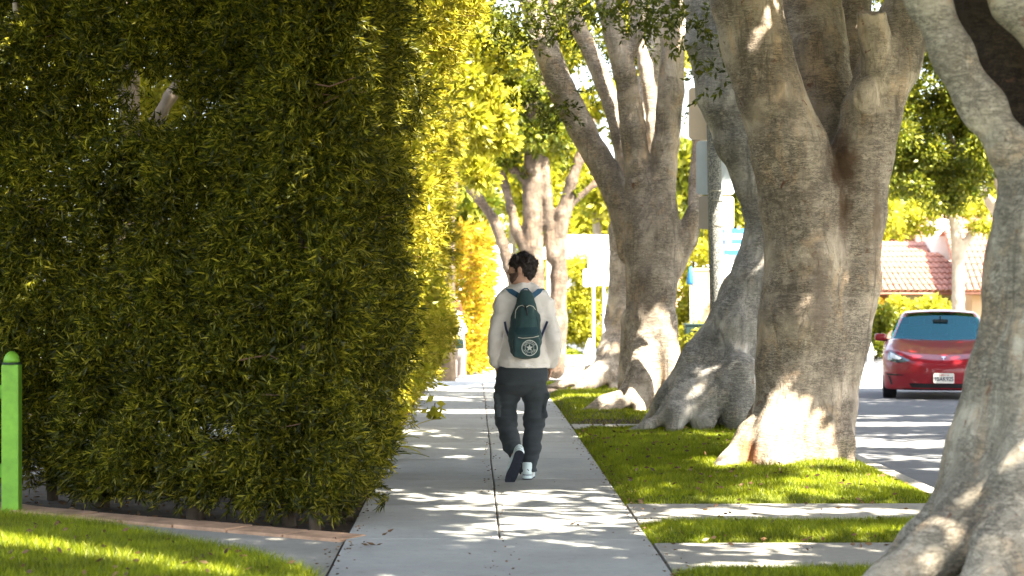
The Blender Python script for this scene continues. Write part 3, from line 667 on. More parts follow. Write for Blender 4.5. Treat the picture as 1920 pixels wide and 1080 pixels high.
br = thing('garden_tree', 'forked bare pale branch poking out of the dark hedge at its upper left', 'branch', tuple(P(-30, 60, 14.3)))
MB().tube([P(-60, 80, 14.2), P(0, 58, 13.8), P(22, 52, 13.7), P(32, 25, 13.6), P(28, 5, 13.6)], [.045, .04, .034, .028, .02], 8).tube([P(18, 54, 13.7), P(55, 45, 13.7), P(90, 40, 13.7), P(125, 20, 13.8)], [.03, .024, .018, .01], 8).build('branch', BARKP, br, True)
bd = thing('garden_shrub', 'orange glowing shrub low behind the foot of the dark hedge', 'shrub', tuple(P(455, 905, 14.9)))
n = 700; a = P(455, 912, 15.0); th = rng.normal(size=n)*.5; bs = a+rng.normal(size=(n, 3))*np.array([.09, .12, .03]); dd = np.stack([np.sin(th), rng.normal(size=n)*.4, np.cos(th)], -1)
leaves('foliage', bs+dd*rng.uniform(0, .12, (n, 1)), dd, rng.uniform(.1, .38, n), .018, L_ORG, bd)

# strappy plants by the gap
def strappy(label, c, n, L, mat_, sx=1.):
    o = thing('strap_leaf_plant', label, 'plant', tuple(c)); b = MB()
    for i in range(n):
        th = rng.uniform(0, 2*PI); el = rng.uniform(.3, 1.35); l = L*rng.uniform(.6, 1.1); w_ = .022
        h = np.array([math.cos(th), math.sin(th), 0]); s_ = np.array([-h[1], h[0], 0]); vs = []
        K = 6
        for k in range(K+1):
            t = k/K; q = c+h*l*math.cos(el)*t+np.array([0, 0, 1])*(l*math.sin(el)*t-l*.45*t*t*math.cos(el)); ww = w_*(1-t**2)*.9+.002
            vs += [q-s_*ww, q+np.array([0, 0, -.006]), q+s_*ww]
        b.add(vs, [(3*k+j, 3*k+j+1, 3*k+j+4, 3*k+j+3) for k in range(K) for j in (0, 1)])
    b.build('leaf_blades', mat_, o, True); return o
strappy('arching strap leaved plant where the dark hedge ends at the sidewalk', np.array([-.86, 18.3, .0]), 60, .80, L_YEL)
strappy('low spiky tuft leaning over the sidewalk edge under the sunlit hedge', np.array([-.82, 17.2, .0]), 30, .5, L_MID)
sp = thing('young_plant', 'small bright green broad leaved plant at the foot of the sunlit hedge', 'plant', tuple(P(812, 785, 22.6)))
c = P(815, 770, 22.6); n = 26; v = rng.normal(size=(n, 3))*np.array([.06, .06, .07])
leaves('foliage', c+v, np.stack([rng.normal(size=n), rng.normal(size=n)*.3-.3, -np.abs(rng.normal(size=n))*.8], -1), .12, .075, L_YEL, sp, .05)
MB().tube([P(812, 786, 22.6)+np.array([0, 0, -.03]), P(813, 770, 22.6), P(816, 755, 22.6)], .006, 6).build('stem', BARKD, sp, True)

# ================================================================== FENCE
GREEN = plain('green paint', (.19, .42, .035), .5, var=.22, scale=9, bump=.3, bs=35, spec=.4)
GREEND = plain('dark green band', (.02, .04, .02), .6)
fp = P(22, 945, 13.4); fe = thing('picket_fence', 'bright green wooden fence post with domed cap at the left edge', 'fence', (fp[0], fp[1], 0))
b = MB(); b.box((fp[0]-.058, fp[1]-.058, -.05), (fp[0]+.058, fp[1]+.058, .985)); b.build('post', GREEN, fe, bevel=.008)
b = MB(); b.tube([(fp[0], fp[1], .985+t) for t in (0, .014)], .066, 20).build('collar', GREEND, fe)
pts = [(fp[0], fp[1], 1.0+.075*math.sin(t)) for t in np.linspace(0, PI/2, 7)]; MB().tube(pts, [max(.056*math.cos(t), .002) for t in np.linspace(0, PI/2, 7)], 20).build('cap', GREEN, fe, True)
for z in (.80, .27):
    MB().box((fp[0]-1.6, fp[1]-.02, z-.045), (fp[0]-.06, fp[1]+.02, z+.045)).build('rail', GREEN, fe, bevel=.004)
for i in range(10):
    x = fp[0]-.115-.15*i; MB().box((x-.045, fp[1]-.045, .03), (x+.035, fp[1]-.022, .93)).build('picket', GREEN, fe, bevel=.006)

# ================================================================== SIGN POST, SIGNS
def terrazzo():
    n = N('terrazzo'); v = n.new('ShaderNodeTexVoronoi'); v.inputs['Scale'].default_value = 125; n.l(n.coord(), v.inputs[0])
    s_ = n.new('ShaderNodeSeparateColor'); n.l(v.outputs['Color'], s_.inputs[0])
    k = n.mix(n.ramp(s_.outputs[0], .40, .75), (.085, .09, .085), (.34, .33, .29)); return n.pbr(k, .6, nrm=n.bump(n.noise(60), .2, .003))
TERR = terrazzo(); TAN = plain('tan sign back', (.72, .58, .42), .5, var=.05, bump=.02); GALV = plain('grey blue sign back', (.60, .67, .70), .4, metal=.1, var=.05, bump=.02); STEEL = plain('steel band', (.35, .33, .28), .35, metal=.9, var=.2)
TAU = plain('taupe sign back', (.52, .46, .38), .5, var=.06, bump=.02)
d = 23.0; lp = thing('sign_post', 'speckled concrete post carrying three blank sign backs between the leaning trunks', 'sign post', (P(1345, 760, d)[0], P(1345, 760, d)[1], float(G(23))))
pts = [P(1349, 790, d), P(1346, 600, d), P(1341, 400, d), P(1337, 200, d), P(1332, -100, d), P(1328, -600, d)]
MB().tube(pts, [.094, .090, .083, .078, .07, .055], 20).build('pole', TERR, lp, True)
for (x0, x1, y0, y1, m_) in ((1291, 1372, 164, 262, TAN), (1305, 1378, 264, 365, GALV), (1310, 1377, 367, 430, TAU)):
    c = P((x0+x1)/2, (y0+y1)/2, d+.12); w_ = (x1-x0)*d/F; h_ = (y1-y0)*d/F
    v, f_ = prism([(c[0]+a, c[2]+bb) for a, bb in rrect(w_, h_, .045)], c[1], c[1]+.004); mesh('sign_panel', v, f_, m_, lp)
for y in (268, 358, 376, 424):
    c = P(1341-(y-300)*-.015, y, d); MB().tube([c+np.array([0, 0, -.008]), c+np.array([0, 0, .008])], .087, 20).build('band', STEEL, lp)
WHITE = plain('white paint', (.80, .80, .78), .5, var=.04, bump=.03); WSIGN = plain('sign aluminium', (.72, .74, .75), .35, metal=.3, var=.04, bump=.02)
def road_sign(label, px, py0, py1, x0, x1, s0, s1, d):
    c = P(px, 600, d); o = thing('road_sign', label, 'road sign', (c[0], c[1], float(G(d))))
    MB().tube([(c[0], c[1], float(G(d))-.1), P(px, py0, d)], .032, 10).build('pole', WHITE, o, True)
    q = P((x0+x1)/2, (s0+s1)/2, d+.06); v, f_ = prism([(q[0]+a, q[2]+bb) for a, bb in rrect((x1-x0)*d/F, (s1-s0)*d/F, .05)], q[1], q[1]+.006); mesh('sign_panel', v, f_, WSIGN, o)
road_sign('larger white sign back on a pole beside the five limbed ficus', 1132, 470, 690, 1102, 1150, 470, 536, 47)
road_sign('smaller white sign back on a thin pole left of the larger one', 1113, 504, 680, 1093, 1118, 504, 538, 44)

def hydrant(label, px, d, h, m_):
    c = P(px, 650, d); g = float(G(d)); c[2] = g; o = thing('fire_hydrant', label, 'fire hydrant', tuple(c)); s = h/.75
    prof = [(0, .13), (.04, .13), (.05, .085), (.45, .085), (.46, .12), (.50, .12), (.51, .095), (.60, .085), (.67, .06), (.71, .03), (.75, .025)]
    MB().tube([(c[0], c[1], g+z*s) for z, r in prof], [r*s for z, r in prof], 16).build('barrel', m_, o, True)
    for sx in (-1, 1):
        MB().tube([(c[0]+sx*.06*s, c[1], g+.36*s), (c[0]+sx*.16*s, c[1], g+.36*s), (c[0]+sx*.161*s, c[1], g+.36*s), (c[0]+sx*.2*s, c[1], g+.36*s)], [.05*s, .05*s, .065*s, .06*s], 12).build('outlet', m_, o, True)
    MB().tube([(c[0], c[1]-.06*s, g+.34*s), (c[0], c[1]-.17*s, g+.34*s)], [.07*s, .07*s], 12).build('outlet', m_, o, True)
hydrant('white fire hydrant at the corner beside the two road signs', 1105, 45, .85, WHITE)
hydrant('white fire hydrant in front of the yellow hedge left of the red car', 1631, 54, .62, WHITE)
def bin_(label, name, cat, px, d, w_, h_, m_, m2):
    c = P(px, 600, d); g = float(G(d)); o = thing(name, label, cat, (c[0], c[1], g)); MB().box((c[0]-w_/2, c[1]-w_/2, g), (c[0]+w_/2, c[1]+w_/2, g+h_)).build('body', m_, o, bevel=.03)
    MB().box((c[0]-w_/2-.03, c[1]-w_/2-.03, g+h_+.002), (c[0]+w_/2+.03, c[1]+w_/2+.03, g+h_+.06)).build('lid', m2, o, bevel=.02)
    MB().box((c[0]-w_/2+.04, c[1]-w_/2-.025, g+h_*.72), (c[0]+w_/2-.04, c[1]-w_/2-.002, g+h_*.80)).build('handle', m2, o, bevel=.006)
    return o
TEAL = plain('dark green plastic', (.008, .022, .018), .5); GREY = plain('grey metal', (.22, .22, .21), .6)
bin_('dark green wheeled bin seen between the two ficus trunks', 'waste_bin', 'bin', 1300, 57, .5, 1.0, TEAL, TEAL)
bin_('dark green bin behind the road sign poles', 'waste_bin', 'bin', 1146, 50, .45, 1.35, TEAL, TEAL)
bin_('tall narrow grey box beside the white barked street corner tree', 'grey_box', 'cabinet', 1052, 53, .25, 2.3, GREY, GREY)  # plain tall grey box with lid and handle

# ================================================================== BUILDINGS
STUC = plain('cream stucco', (.72, .66, .55), .9, var=.05, scale=2, bump=.2, bs=30); STUW = plain('white stucco', (.80, .78, .74), .9, var=.04, scale=2, bump=.2, bs=30); STUP = plain('peach stucco', (.66, .42, .26), .9, var=.06, scale=2, bump=.2, bs=30)
TILE = plain('clay tile', (.42, .20, .14), .8, var=.3, scale=4, bump=.2, bs=20); GLASS = plain('window glass', (.05, .07, .08), .1, var=.1, bump=0, spec=.8); FRM = plain('window frame', (.5, .45, .38), .6); SHING = plain('grey shingles', (.28, .28, .27), .9, var=.2, scale=3)
DOORM = plain('door wood', (.25, .10, .05), .6)
def tiled(v0, v1, v2, v3, n, rows, name, parent, m_=None):     # barrel-tiled slope: v0,v1 eave; v2,v3 ridge
    v0, v1, v2, v3 = map(np.array, (v0, v1, v2, v3)); up = unit(np.cross(v1-v0, v3-v0)); b = MB()
    for i in range(n):
        for r in range(rows):
            a = (i+.5)/n; t0 = r/rows; t1 = min((r+1.12)/rows, 1); e = v0+(v1-v0)*a; q = v3+(v2-v3)*a
            p0 = e+(q-e)*t0+up*.03; p1 = e+(q-e)*t1+up*.008; rad = np.linalg.norm(v1-v0)/n*.47; s_ = unit(v1-v0); vs = []
            for pp, rr in ((p0, rad), (p1, rad*.82)):
                for k in range(6):
                    th = PI*k/5; vs.append(pp+s_*math.cos(th)*rr+up*math.sin(th)*rr*.8)
            b.add(vs, [(k, k+1, k+7, k+6) for k in range(5)]+[(0, 1, 2, 3, 4, 5)])
    b.add([v0-up*.02, v1-up*.02, v2-up*.02, v3-up*.02, v0-up*.1, v1-up*.1, v2-up*.1, v3-up*.1], [(0, 1, 2, 3), (7, 6, 5, 4), (0, 4, 5, 1), (1, 5, 6, 2), (2, 6, 7, 3), (3, 7, 4, 0)])
    return b.build(name, m_ or TILE, parent, True)
def window(parent, x0, x1, z0, z1, y):
    w_ = MB().box((x0, y-.04, z0), (x1, y-.002, z1)).build('window', FRM, parent); g = MB()
    nx = 2
    for i in range(nx):
        a = x0+.06+(x1-x0-.06)/nx*i; c = x0+(x1-x0-.06)/nx*(i+1)
        g.box((a, y-.05, z0+.06), (c, y-.042, z1-.06))
    g.build('pane', GLASS, w_)
g6 = -.65
def house(label, x0, x1, y0, y1, zw, zr, m_, roof='tile', wins=(), chim=None, n=26, rows=9, door=None, over=.5):
    o = thing('house', label, 'house', ((x0+x1)/2, y0, g6))
    MB().box((x0, y0, g6-.2), (x1, y1, zw)).build('wall', m_, o)
    ym = (y0+y1)/2; e0 = (x0-over, y0-over, zw-.05); e1 = (x1+over, y0-over, zw-.05); r1 = (x1+over-.8, ym, zr); r0 = (x0-over+.8, ym, zr)
    if roof == 'tile':
        rf = tiled(e0, e1, r1, r0, n, rows, 'roof', o); MB().add([(x0-over, y1+over, zw-.05), (x1+over, y1+over, zw-.05), (r1[0], ym+.02, zr), (r0[0], ym+.02, zr)], [(3, 2, 1, 0)]).build('roof', TILE, o)
    elif roof == 'shingle':
        rf = MB().add([e0, e1, r1, r0, (x0-over, y1+over, zw-.05), (x1+over, y1+over, zw-.05)], [(0, 1, 2, 3), (3, 2, 5, 4), (0, 3, 4), (1, 5, 2), (0, 4, 5, 1)]).build('roof', SHING, o)
        MB().box((x0-over, y0-over-.06, zw-.30), (x1+over, y0-over-.005, zw+.02)).build('fascia', WHITE, o)
    else: rf = MB().box((x0-.15, y0-.15, zw+.002), (x1+.15, y1+.15, zw+.3)).build('roof', WHITE, o)
    for q in wins: window(o, *q, y0)
    if door:
        dd = MB().box((door[0], y0-.06, g6), (door[1], y0-.003, g6+2.1)).build('door', DOORM, o)
        MB().tube([(door[1]-.12, y0-.061, g6+1.), (door[1]-.12, y0-.12, g6+1.)], .03, 8).build('handle', STEEL, dd)
    if chim:
        cx, cy, w_, zt = chim; c = MB().box((cx-w_/2, cy-w_/2, zw+.3), (cx+w_/2, cy+w_/2, zt)).box((cx-w_/2-.06, cy-w_/2-.06, zt+.002), (cx+w_/2+.06, cy+w_/2+.06, zt+.12)).build('chimney', STUW, rf)
    return o
def X_(px, d): return P(px, 535, d)[0]
def Z_(py, d): return CH+(HY-py)/F*d
d = 66
house('single storey cream house with red clay tile roof behind the red car', X_(1560, d), X_(1805, d), d-.5, d+8, Z_(545, d), Z_(455, d+3.5), STUC, 'tile', [(X_(1745, d), X_(1785, d), g6+.9, Z_(557, d))], (X_(1768, d+3), d+3, .9, Z_(418, d+3)), 26, 9, (X_(1640, d), X_(1660, d)))
d = 64
house('peach walled house wing with clay tile roof right of the cream one', X_(1812, d), X_(2080, d), d-1, d+9, Z_(545, d), Z_(430, d+4), STUP, 'tile', [(X_(1880, d), X_(1940, d), g6+.9, Z_(560, d))], None, 26, 10)
d = 78
house('pale two storey house with tile roof rising behind the cream house', X_(1740, d), X_(2000, d), d, d+8, Z_(480, d), Z_(405, d+4), STUW, 'tile', [(X_(1790, d), X_(1830, d), Z_(520, d), Z_(495, d))], None, 22, 7)
d = 72
house('white garage with flat roof beyond the orange hedge', X_(800, d), X_(952, d), d, d+7, Z_(474, d), 0, STUW, 'flat', [(X_(905, d), X_(935, d), g6+.4, Z_(560, d))], None)
d = 70
house('low white house with grey shingle roof above the yellow hedge', X_(1040, d), X_(1210, d), d, d+8, Z_(470, d), Z_(440, d+4), STUW, 'shingle', [(X_(1075, d), X_(1100, d), g6+1., Z_(500, d))], None)
d = 75
hb = house('peach house with blue awning seen between the leaning trunk and the middle ficus', X_(1260, d), X_(1380, d), d, d+6, Z_(505, d), 0, STUP, 'flat', [(X_(1310, d), X_(1330, d), g6+1.1, Z_(545, d))], None, door=(X_(1316, d), X_(1330, d)))
BLUE = plain('blue awning', (.03, .16, .34), .7, var=.1)
d = 60; aw = thing('striped_awning', 'blue and white striped awning on a white post right of the speckled post', 'awning', (X_(1370, d), d, g6))
c = P(1375, 450, d)
MB().tube([(X_(1366, d), d, g6), (X_(1366, d), d, Z_(425, d))], .09, 10).build('post', WHITE, aw, True)
for i in range(5):
    z1 = Z_(428+i*10, d); MB().box((X_(1358, d), d-.1-.12*(4-i)*-1, z1-.16), (X_(1460, d), d-.07+.12*(4-i), z1-.0)).build('stripe', BLUE if i % 2 == 0 else WHITE, aw)
d = 62; um = thing('parasol', 'folded blue parasol beside the peach wall between the trunks', 'parasol', (X_(1296, d), d, g6))
MB().tube([(X_(1296, d), d, g6), (X_(1296, d), d, Z_(500, d))], .03, 8).build('pole', WHITE, um, True)
MB().tube([(X_(1296, d), d, Z_(500, d)), (X_(1296, d), d, Z_(512, d)), (X_(1295, d), d, Z_(530, d)), (X_(1295, d), d, Z_(534, d))], [.03, .09, .12, .08], 10).build('canopy', BLUE, um, True)
gw = thing('garden_wall', 'small peach stucco wall piece behind the blue parasol', 'wall', (X_(1318, 62.4), 62.4, g6)); MB().box((X_(1301, 62.4), 62.4, g6), (X_(1345, 62.4), 62.7, Z_(506, 62.4))).build('wall', STUP, gw); MB().box((X_(1300, 62.4), 62.35, Z_(506, 62.4)+.002), (X_(1346, 62.4), 62.75, Z_(503, 62.4))).build('coping', STUC, gw)
# ================================================================== BACKGROUND TREES AND SHRUBS
def far_tree(label, chains, d, cr, nleaf, L, W, lm, bm, name='street_tree', vox=.06, disp=.015, grp=None, sq=.8):
    base = chains[0][0]; c = P(base[0], base[1], d); o = thing(name, label, 'tree', (c[0], c[1], float(G(d))), 0, grp)
    tree_field(chains, d, vox, .08, disp=disp).build('trunk', bm, o)
    C = []; R = []
    for q in cr: C.append(P(q[0], q[1], d+(q[3] if len(q) > 3 else 0))); R.append(q[2]*d/F)
    p_, u_ = blob(C, R, nleaf, .75, sq)
    leaves('crown', p_, u_+rng.normal(size=p_.shape)*.8, L, W, lm, o); return o
def scatter(n, x0, x1, y0, y1, r0, r1, dd=1.5):
    return [(rng.uniform(x0, x1), rng.uniform(y0, y1), rng.uniform(r0, r1), rng.uniform(-dd, dd)) for _ in range(n)]
far_tree('broad corner tree with tan trunk and white lit stems directly behind the walking man', [
 [(1002, 700, 25), (1002, 600, 21), (1000, 500, 20), (998, 400, 18), (996, 330, 17), (1002, 270, 16), (1008, 200, 15), (1030, 100, 12), (1040, -20, 9)],
 [(1040, 690, 20), (1046, 600, 17), (1048, 520, 15), (1048, 460, 13), (1056, 400, 15), (1072, 340, 11), (1085, 300, 9), (1110, 230, 7)],
 [(1038, 480, 15), (1030, 420, 11), (1026, 370, 9), (1022, 300, 7)], [(1062, 390, 9), (1085, 370, 7), (1115, 345, 6), (1135, 300, 5)],
 [(1000, 640, 18), (975, 560, 15), (955, 500, 12), (942, 455, 11), (925, 410, 10), (900, 375, 9), (880, 355, 8)],
 [(990, 480, 12), (968, 430, 10), (958, 390, 9), (948, 350, 8), (940, 320, 7)],
 [(990, 340, 12), (965, 320, 8), (950, 290, 7), (940, 250, 6)], [(1000, 220, 10), (960, 170, 8), (945, 120, 6), (960, 40, 5)]],
 47, scatter(26, 870, 1060, 150, 275, 14, 30)+scatter(16, 860, 1000, 20, 190, 18, 36)+[(950, 300, 22), (985, 330, 16), (905, 260, 26), (1075, 360, 10), (1010, 440, 8), (1060, 310, 10)], 16000, .20, .10, L_MID, bark_mat('shaded corner bark', (.24, .18, .13), (.12, .09, .065), (.24, .15, .09)), vox=.05)  # bark darkened to carry the canopy's shade in its colour
far_tree('tall yellow green tree rising above the end of the sunlit hedge', [[(800, 700, 9), (805, 400, 8), (830, 150, 7), (850, 0, 6)]], 38,
 scatter(40, 820, 960, -60, 330, 22, 42), 20000, .17, .08, L_YEL, BARKD)
far_tree('yellow lit tree crown in the distance above the low white house', [[(1120, 690, 8), (1120, 400, 8), (1110, 200, 6)]], 84, scatter(30, 1040, 1260, -20, 400, 24, 50), 12000, .42, .22, L_YEL, BARKP, vox=.09)
far_tree('dark dense crown of the street tree hanging over the road at right', [[(1915, 640, 16, 4), (1905, 520, 14, 3), (1885, 420, 12, 2), (1830, 340, 8), (1780, 260, 6), (1760, 180, 5)], [(1890, 430, 9, 2), (1870, 330, 7), (1860, 230, 6)]], 40,
 scatter(80, 1630, 1930, -40, 340, 26, 46)+scatter(12, 1680, 1860, 300, 385, 14, 26), 62000, .115, .06, L_MID, BARKP)
far_tree('small pale trunked tree before the clay tile roof', [[(1797, 690, 13), (1797, 560, 12), (1796, 480, 11), (1790, 420, 9), (1770, 370, 6)], [(1797, 480, 8), (1820, 440, 6), (1840, 420, 5)]], 58,
 scatter(26, 1650, 1860, 360, 440, 10, 22), 4200, .17, .09, L_YEL, BARKP, vox=.06)
for i, (px, dd, top, lab) in enumerate([(1290, 66, 300, 'rounded yellow tree behind the middle ficus limbs'), (1400, 78, 380, 'distant tree behind the blue awning'), (1560, 90, 250, 'distant tree hidden behind the massive ficus'),
        (1700, 100, 330, 'far yellow tree rising above the clay roofs'), (1880, 96, 300, 'far tree at the right beyond the tiled houses'), (960, 95, 250, 'far tree behind the white garage'), (800, 70, 200, 'tree behind the sunlit hedge'), (1180, 100, 330, 'far tree behind the grey shingle roof'), (1030, 104, 300, 'far tree straight down the sidewalk')]):
    r = 62
    far_tree(lab, [[(px, 680, 8), (px, (top+535)/2, 7), (px, top+60, 5)]], dd, scatter(22, px-95, px+95, top, 520 if dd > 80 else 440, 24, 48, 2.5), 5000, .45, .25, L_YEL if i % 3 else L_MID, BARKP, vox=.12)
# palm
pm = thing('palm_tree', 'palm with drooping yellow fronds above the end of the sunlit hedge', 'palm', (X_(838, 43), 43, float(G(43))))
MB().tube([(X_(838, 43), 43.0, -.8), (X_(838, 43), 43.0, Z_(420, 43)), (X_(850, 43), 43.0, Z_(318, 43))], [.2, .16, .14], 10).build('trunk', BARKD, pm, True)
c0 = P(852, 312, 43)
for i in range(26):
    th = rng.uniform(0, 2*PI); el = rng.uniform(-.1, 1.1); l = rng.uniform(.8, 1.25); h = np.array([math.cos(th), math.sin(th), 0]); vs = []; b = MB(); K = 16
    for k in range(1, K+1):
        t = k/K; q = c0+h*l*t*math.cos(el)+np.array([0, 0, l*math.sin(el)*t-.7*l*t*t]); ll = .28*math.sin(PI*min(t*.9+.1, 1))+.04
        s_ = np.array([-h[1], h[0], 0])
        for sg in (-1, 1):
            tip = q+sg*s_*ll*.8+h*ll*.5+np.array([0, 0, -ll*.4]); b.add([q-h*.014, q+h*.014, tip], [(0, 1, 2)])
    b.tube([c0+h*l*t*math.cos(el)+np.array([0, 0, l*math.sin(el)*t-.7*l*t*t]) for t in np.linspace(0, 1, 6)], .008, 4).build('frond', L_YEL, pm)

def shrub(label, x0, x1, y0, y1, h, d, lm, n, L=.16, W=.08, name='hedge', cat='hedge', z0=0):
    c = P((x0+x1)/2, 600, d); o = thing(name, label, cat, (c[0], c[1], float(G(d))))
    C = []; R = []
    xs0, xs1 = X_(x0, d), X_(x1, d); zt = Z_(y0, d); zb = float(G(d))+.05+z0
    for _ in range(int(max(10, (xs1-xs0)*(zt-zb)*5))):
        C.append((rng.uniform(xs0+.2, xs1-.2), d+rng.uniform(0, .8), rng.uniform(zb+.2, zt-.25))); R.append(rng.uniform(.28, .5))
    p_, u_ = blob(C, R, n, .5); leaves('foliage', p_, u_+rng.normal(size=p_.shape)*.7, L, W, lm, o)
    MB().tube([((xs0+xs1)/2, d+.4, zb-.15), ((xs0+xs1)/2, d+.4, zt-.4)], .05, 6).build('stem', BARKD, o, True); return o
shrub('tall clipped yellow hedge between the white barked tree and the road signs', 1052, 1160, 482, 670, 0, 60.5, L_YEL, 9000)
shrub('low bright hedge in front of the white garage', 896, 950, 622, 650, 0, 66, L_YEL, 1500)
shrub('yellow hedge below the peach house between the trunks', 1262, 1345, 440, 690, 0, 63, L_YEL, 7000)
shrub('rounded low bush in front of the dark green bin', 1275, 1335, 612, 690, 0, 55.9+.9, L_YEL, 2000, name='bush', cat='bush')
shrub('yellow green hedge beside the red car and the white hydrant', 1600, 1700, 560, 690, 0, 60.2, L_MID, 7000)
shrub('tall light hedge in front of the cream house wall', 1660, 1800, 548, 690, 0, 61.5, L_YEL, 7000)
shrub('hedge behind the red car roof at the right', 1800, 1960, 590, 690, 0, 61.0, L_MID, 4000)
shrub('red flowering shrub at the corner of the cream house', 1620, 1650, 520, 600, 0, 62.5, L_ORG, 1500, name='shrub', cat='shrub')
shrub('long hedge across the street seen past the hidden trunk', 1340, 1600, 500, 690, 0, 62, L_MID, 8000)
# ================================================================== helpers for draped details
def bvh(v, q): return BVHTree.FromPolygons([tuple(a) for a in v], [tuple(int(i) for i in a) for a in q])
def hit(t, x, z, y0=-6, off=.006, d=(0, 1, 0)):
    h = t.ray_cast(Vector((x, y0, z)), Vector(d))
    if h[0] is None: return None
    return np.array(h[0])+np.array(h[1] if h[1].dot(Vector(d)) < 0 else -h[1])*off
def patch(t, outline, off, y0=-6, sub=4):     # closed (x,z) outline laid onto a surface from the front
    o = []
    for i in range(len(outline)):
        a = np.array(outline[i], float); b_ = np.array(outline[(i+1) % len(outline)], float)
        for k in range(sub): o.append(a+(b_-a)*k/sub)
    o = np.array(o); c = o.mean(0); n = len(o); rings = [o, c+(o-c)*.75, c+(o-c)*.5, c+(o-c)*.25]
    V = []; last = None
    for r in rings:
        for x, z in r:
            h = hit(t, x, z, y0, off)
            if h is None: h = last if last is not None else np.array([x, y0+3, z])
            last = h; V.append(h)
    V.append(hit(t, c[0], c[1], y0, off)); f = [(j*n+i, j*n+(i+1) % n, (j+1)*n+(i+1) % n, (j+1)*n+i) for j in range(3) for i in range(n)]+[(3*n+i, 3*n+(i+1) % n, 4*n) for i in range(n)]
    return V, f
def text_mesh(body, size, font_w=1.):
    cu = bpy.data.curves.new('t', 'FONT'); cu.body = body; cu.size = size; cu.align_x = 'CENTER'; cu.align_y = 'CENTER'; cu.resolution_u = 3; cu.offset = size*.012
    o = bpy.data.objects.new('t', cu); col.objects.link(o); bpy.context.view_layer.update()
    me = bpy.data.meshes.new_from_object(o.evaluated_get(bpy.context.evaluated_depsgraph_get()))
    v = np.array([tuple(a.co) for a in me.vertices]); f = [tuple(p.vertices) for p in me.polygons]
    bpy.data.objects.remove(o); bpy.data.curves.remove(cu); bpy.data.meshes.remove(me); v[:, 0] *= font_w
    return v, f

# ================================================================== THE WALKING MAN
CLOTHB = .35
def cloth(name, c, var=.06, sheen=.3, wr=.35):
    n = N(name); k = n.mix(n.ramp(n.noise(7, 4), .3, .7), tuple(x*(1-var) for x in c), tuple(min(1, x*(1+var)) for x in c))
    nb = n.bump(n.noise(260, 2), .3, .002); nb = n.bump(n.noise(14, 4, (1, 1, 1.8), .5, .8), wr, .018, nb)
    return n.pbr(k, .92, nrm=nb, spec=.1, sheen=sheen)
SWEAT = cloth('cream sweatshirt', (.68, .63, .585), .03, .3, .5); TROU = cloth('charcoal cargo cloth', (.040, .047, .052), .12, .1, .25); SKIN = plain('skin', (.50, .29, .20), .55, var=.06, scale=12, bump=.1, bs=90)
HAIR = plain('dark brown hair', (.018, .011, .009), .6, var=.4, scale=40, bump=.8, bs=90, spec=.4); BEARD = plain('short beard', (.10, .062, .048), .8, var=.3, scale=60, bump=.5, bs=120)
SHOEW = plain('white sneaker leather', (.60, .70, .70), .5, var=.04); SOLED = plain('dark navy rubber', (.020, .024, .035), .8, var=.2, scale=30); NAVY = plain('navy stripe', (.02, .03, .07), .6)
PACK = cloth('teal green canvas', (.030, .060, .062), .15, .15, .4); PACKD = cloth('dark teal canvas', (.018, .042, .050), .15, .15, .4); STRAP = plain('blue webbing', (.03, .085, .15), .8, var=.1, scale=50)
PRINT = plain('pale print', (.50, .52, .48), .7, var=.08); ZIP = plain('pale zip', (.50, .48, .40), .5); BLK = plain('black plastic', (.012, .012, .014), .5)
S = 15.6/F; mo = P(977, 898, 15.6); mo[2] = 0
man = thing('person', 'young man walking away in cream sweatshirt and charcoal cargo trousers, head turned left', 'person', tuple(mo))
def H(px, py, dy=0): return np.array([(px-977)*S, dy, (898-py)*S])
HT = math.radians(76)                          # head turned to the left
hc = H(978, 505.5, .0); hr = Matrix.Rotation(HT, 3, 'Z')
def hp(x, y, z): v = hr @ Vector((x, y, z)); return hc+np.array(v)     # local head frame: +y is the face, z up
HM = [[hr[i][j] for j in range(3)] for i in range(3)]
f = Field((-.40, -.42, -.05), (.42, .40, 1.86), .0055, .03)
f.ell(hp(0, -.012, .028), (.073, .092, .088), .03, M=HM); f.ell(hp(0, .012, -.03), (.060, .078, .082), .03, M=HM)
f.ell(hp(0, .045, -.075), (.042, .042, .036), .04, M=HM)                              # jaw and chin
f.cone(hp(0, .088, -.005), hp(0, .108, -.026), .010, .014, .014); f.cone(hp(0, .085, .018), hp(0, .095, 0), .009, .009, .015)   # nose
for s_ in (-1, 1):
    f.cone(hp(s_*.030, .082, .030), hp(s_*.012, .088, .030), .010, .010, .02)        # brow
    f.ell(hp(s_*.030, .090, .010), (.014, .010, .010), .012, 'c', HM)
    f.ell(hp(s_*.030, .077, .010), (.011, .011, .009), .003, 'u', HM)
    f.ell(hp(s_*.074, -.004, -.005), (.010, .020, .032), .008, 'u', HM); f.ell(hp(s_*.084, .002, -.003), (.006, .010, .018), .006, 'c', HM)
f.cone(hp(-.016, .088, -.052), hp(.016, .088, -.052), .0075, .0075, .006); f.cone(hp(-.014, .088, -.062), hp(.014, .088, -.062), .008, .008, .005)
f.ell(hp(0, .096, -.057), (.022, .006, .0015), .003, 'c', HM)
f.cone(H(978, 535, -.005), hp(0, -.02, -.03), .056, .052, .03)
f.chain([(H(978, 545, 0), .06), (H(980, 575, 0), .13), (H(982, 640, 0), .13), (H(980, 700, .0), .13)], .04, (1, 1.35, 1))
f.cone(H(945, 570, 0), H(1015, 570, 0), .05, .05, .05)
aL = [(H(943, 575, 0), .044), (H(935, 600, -.02), .040), (H(929, 632, -.05), .034), (H(933, 682, .05), .027)]; aR = [(H(1018, 575, 0), .044), (H(1028, 600, -.02), .040), (H(1038, 632, -.05), .034), (H(1034, 682, .05), .027)]
f.chain(aL, .03); f.chain(aR, .03)
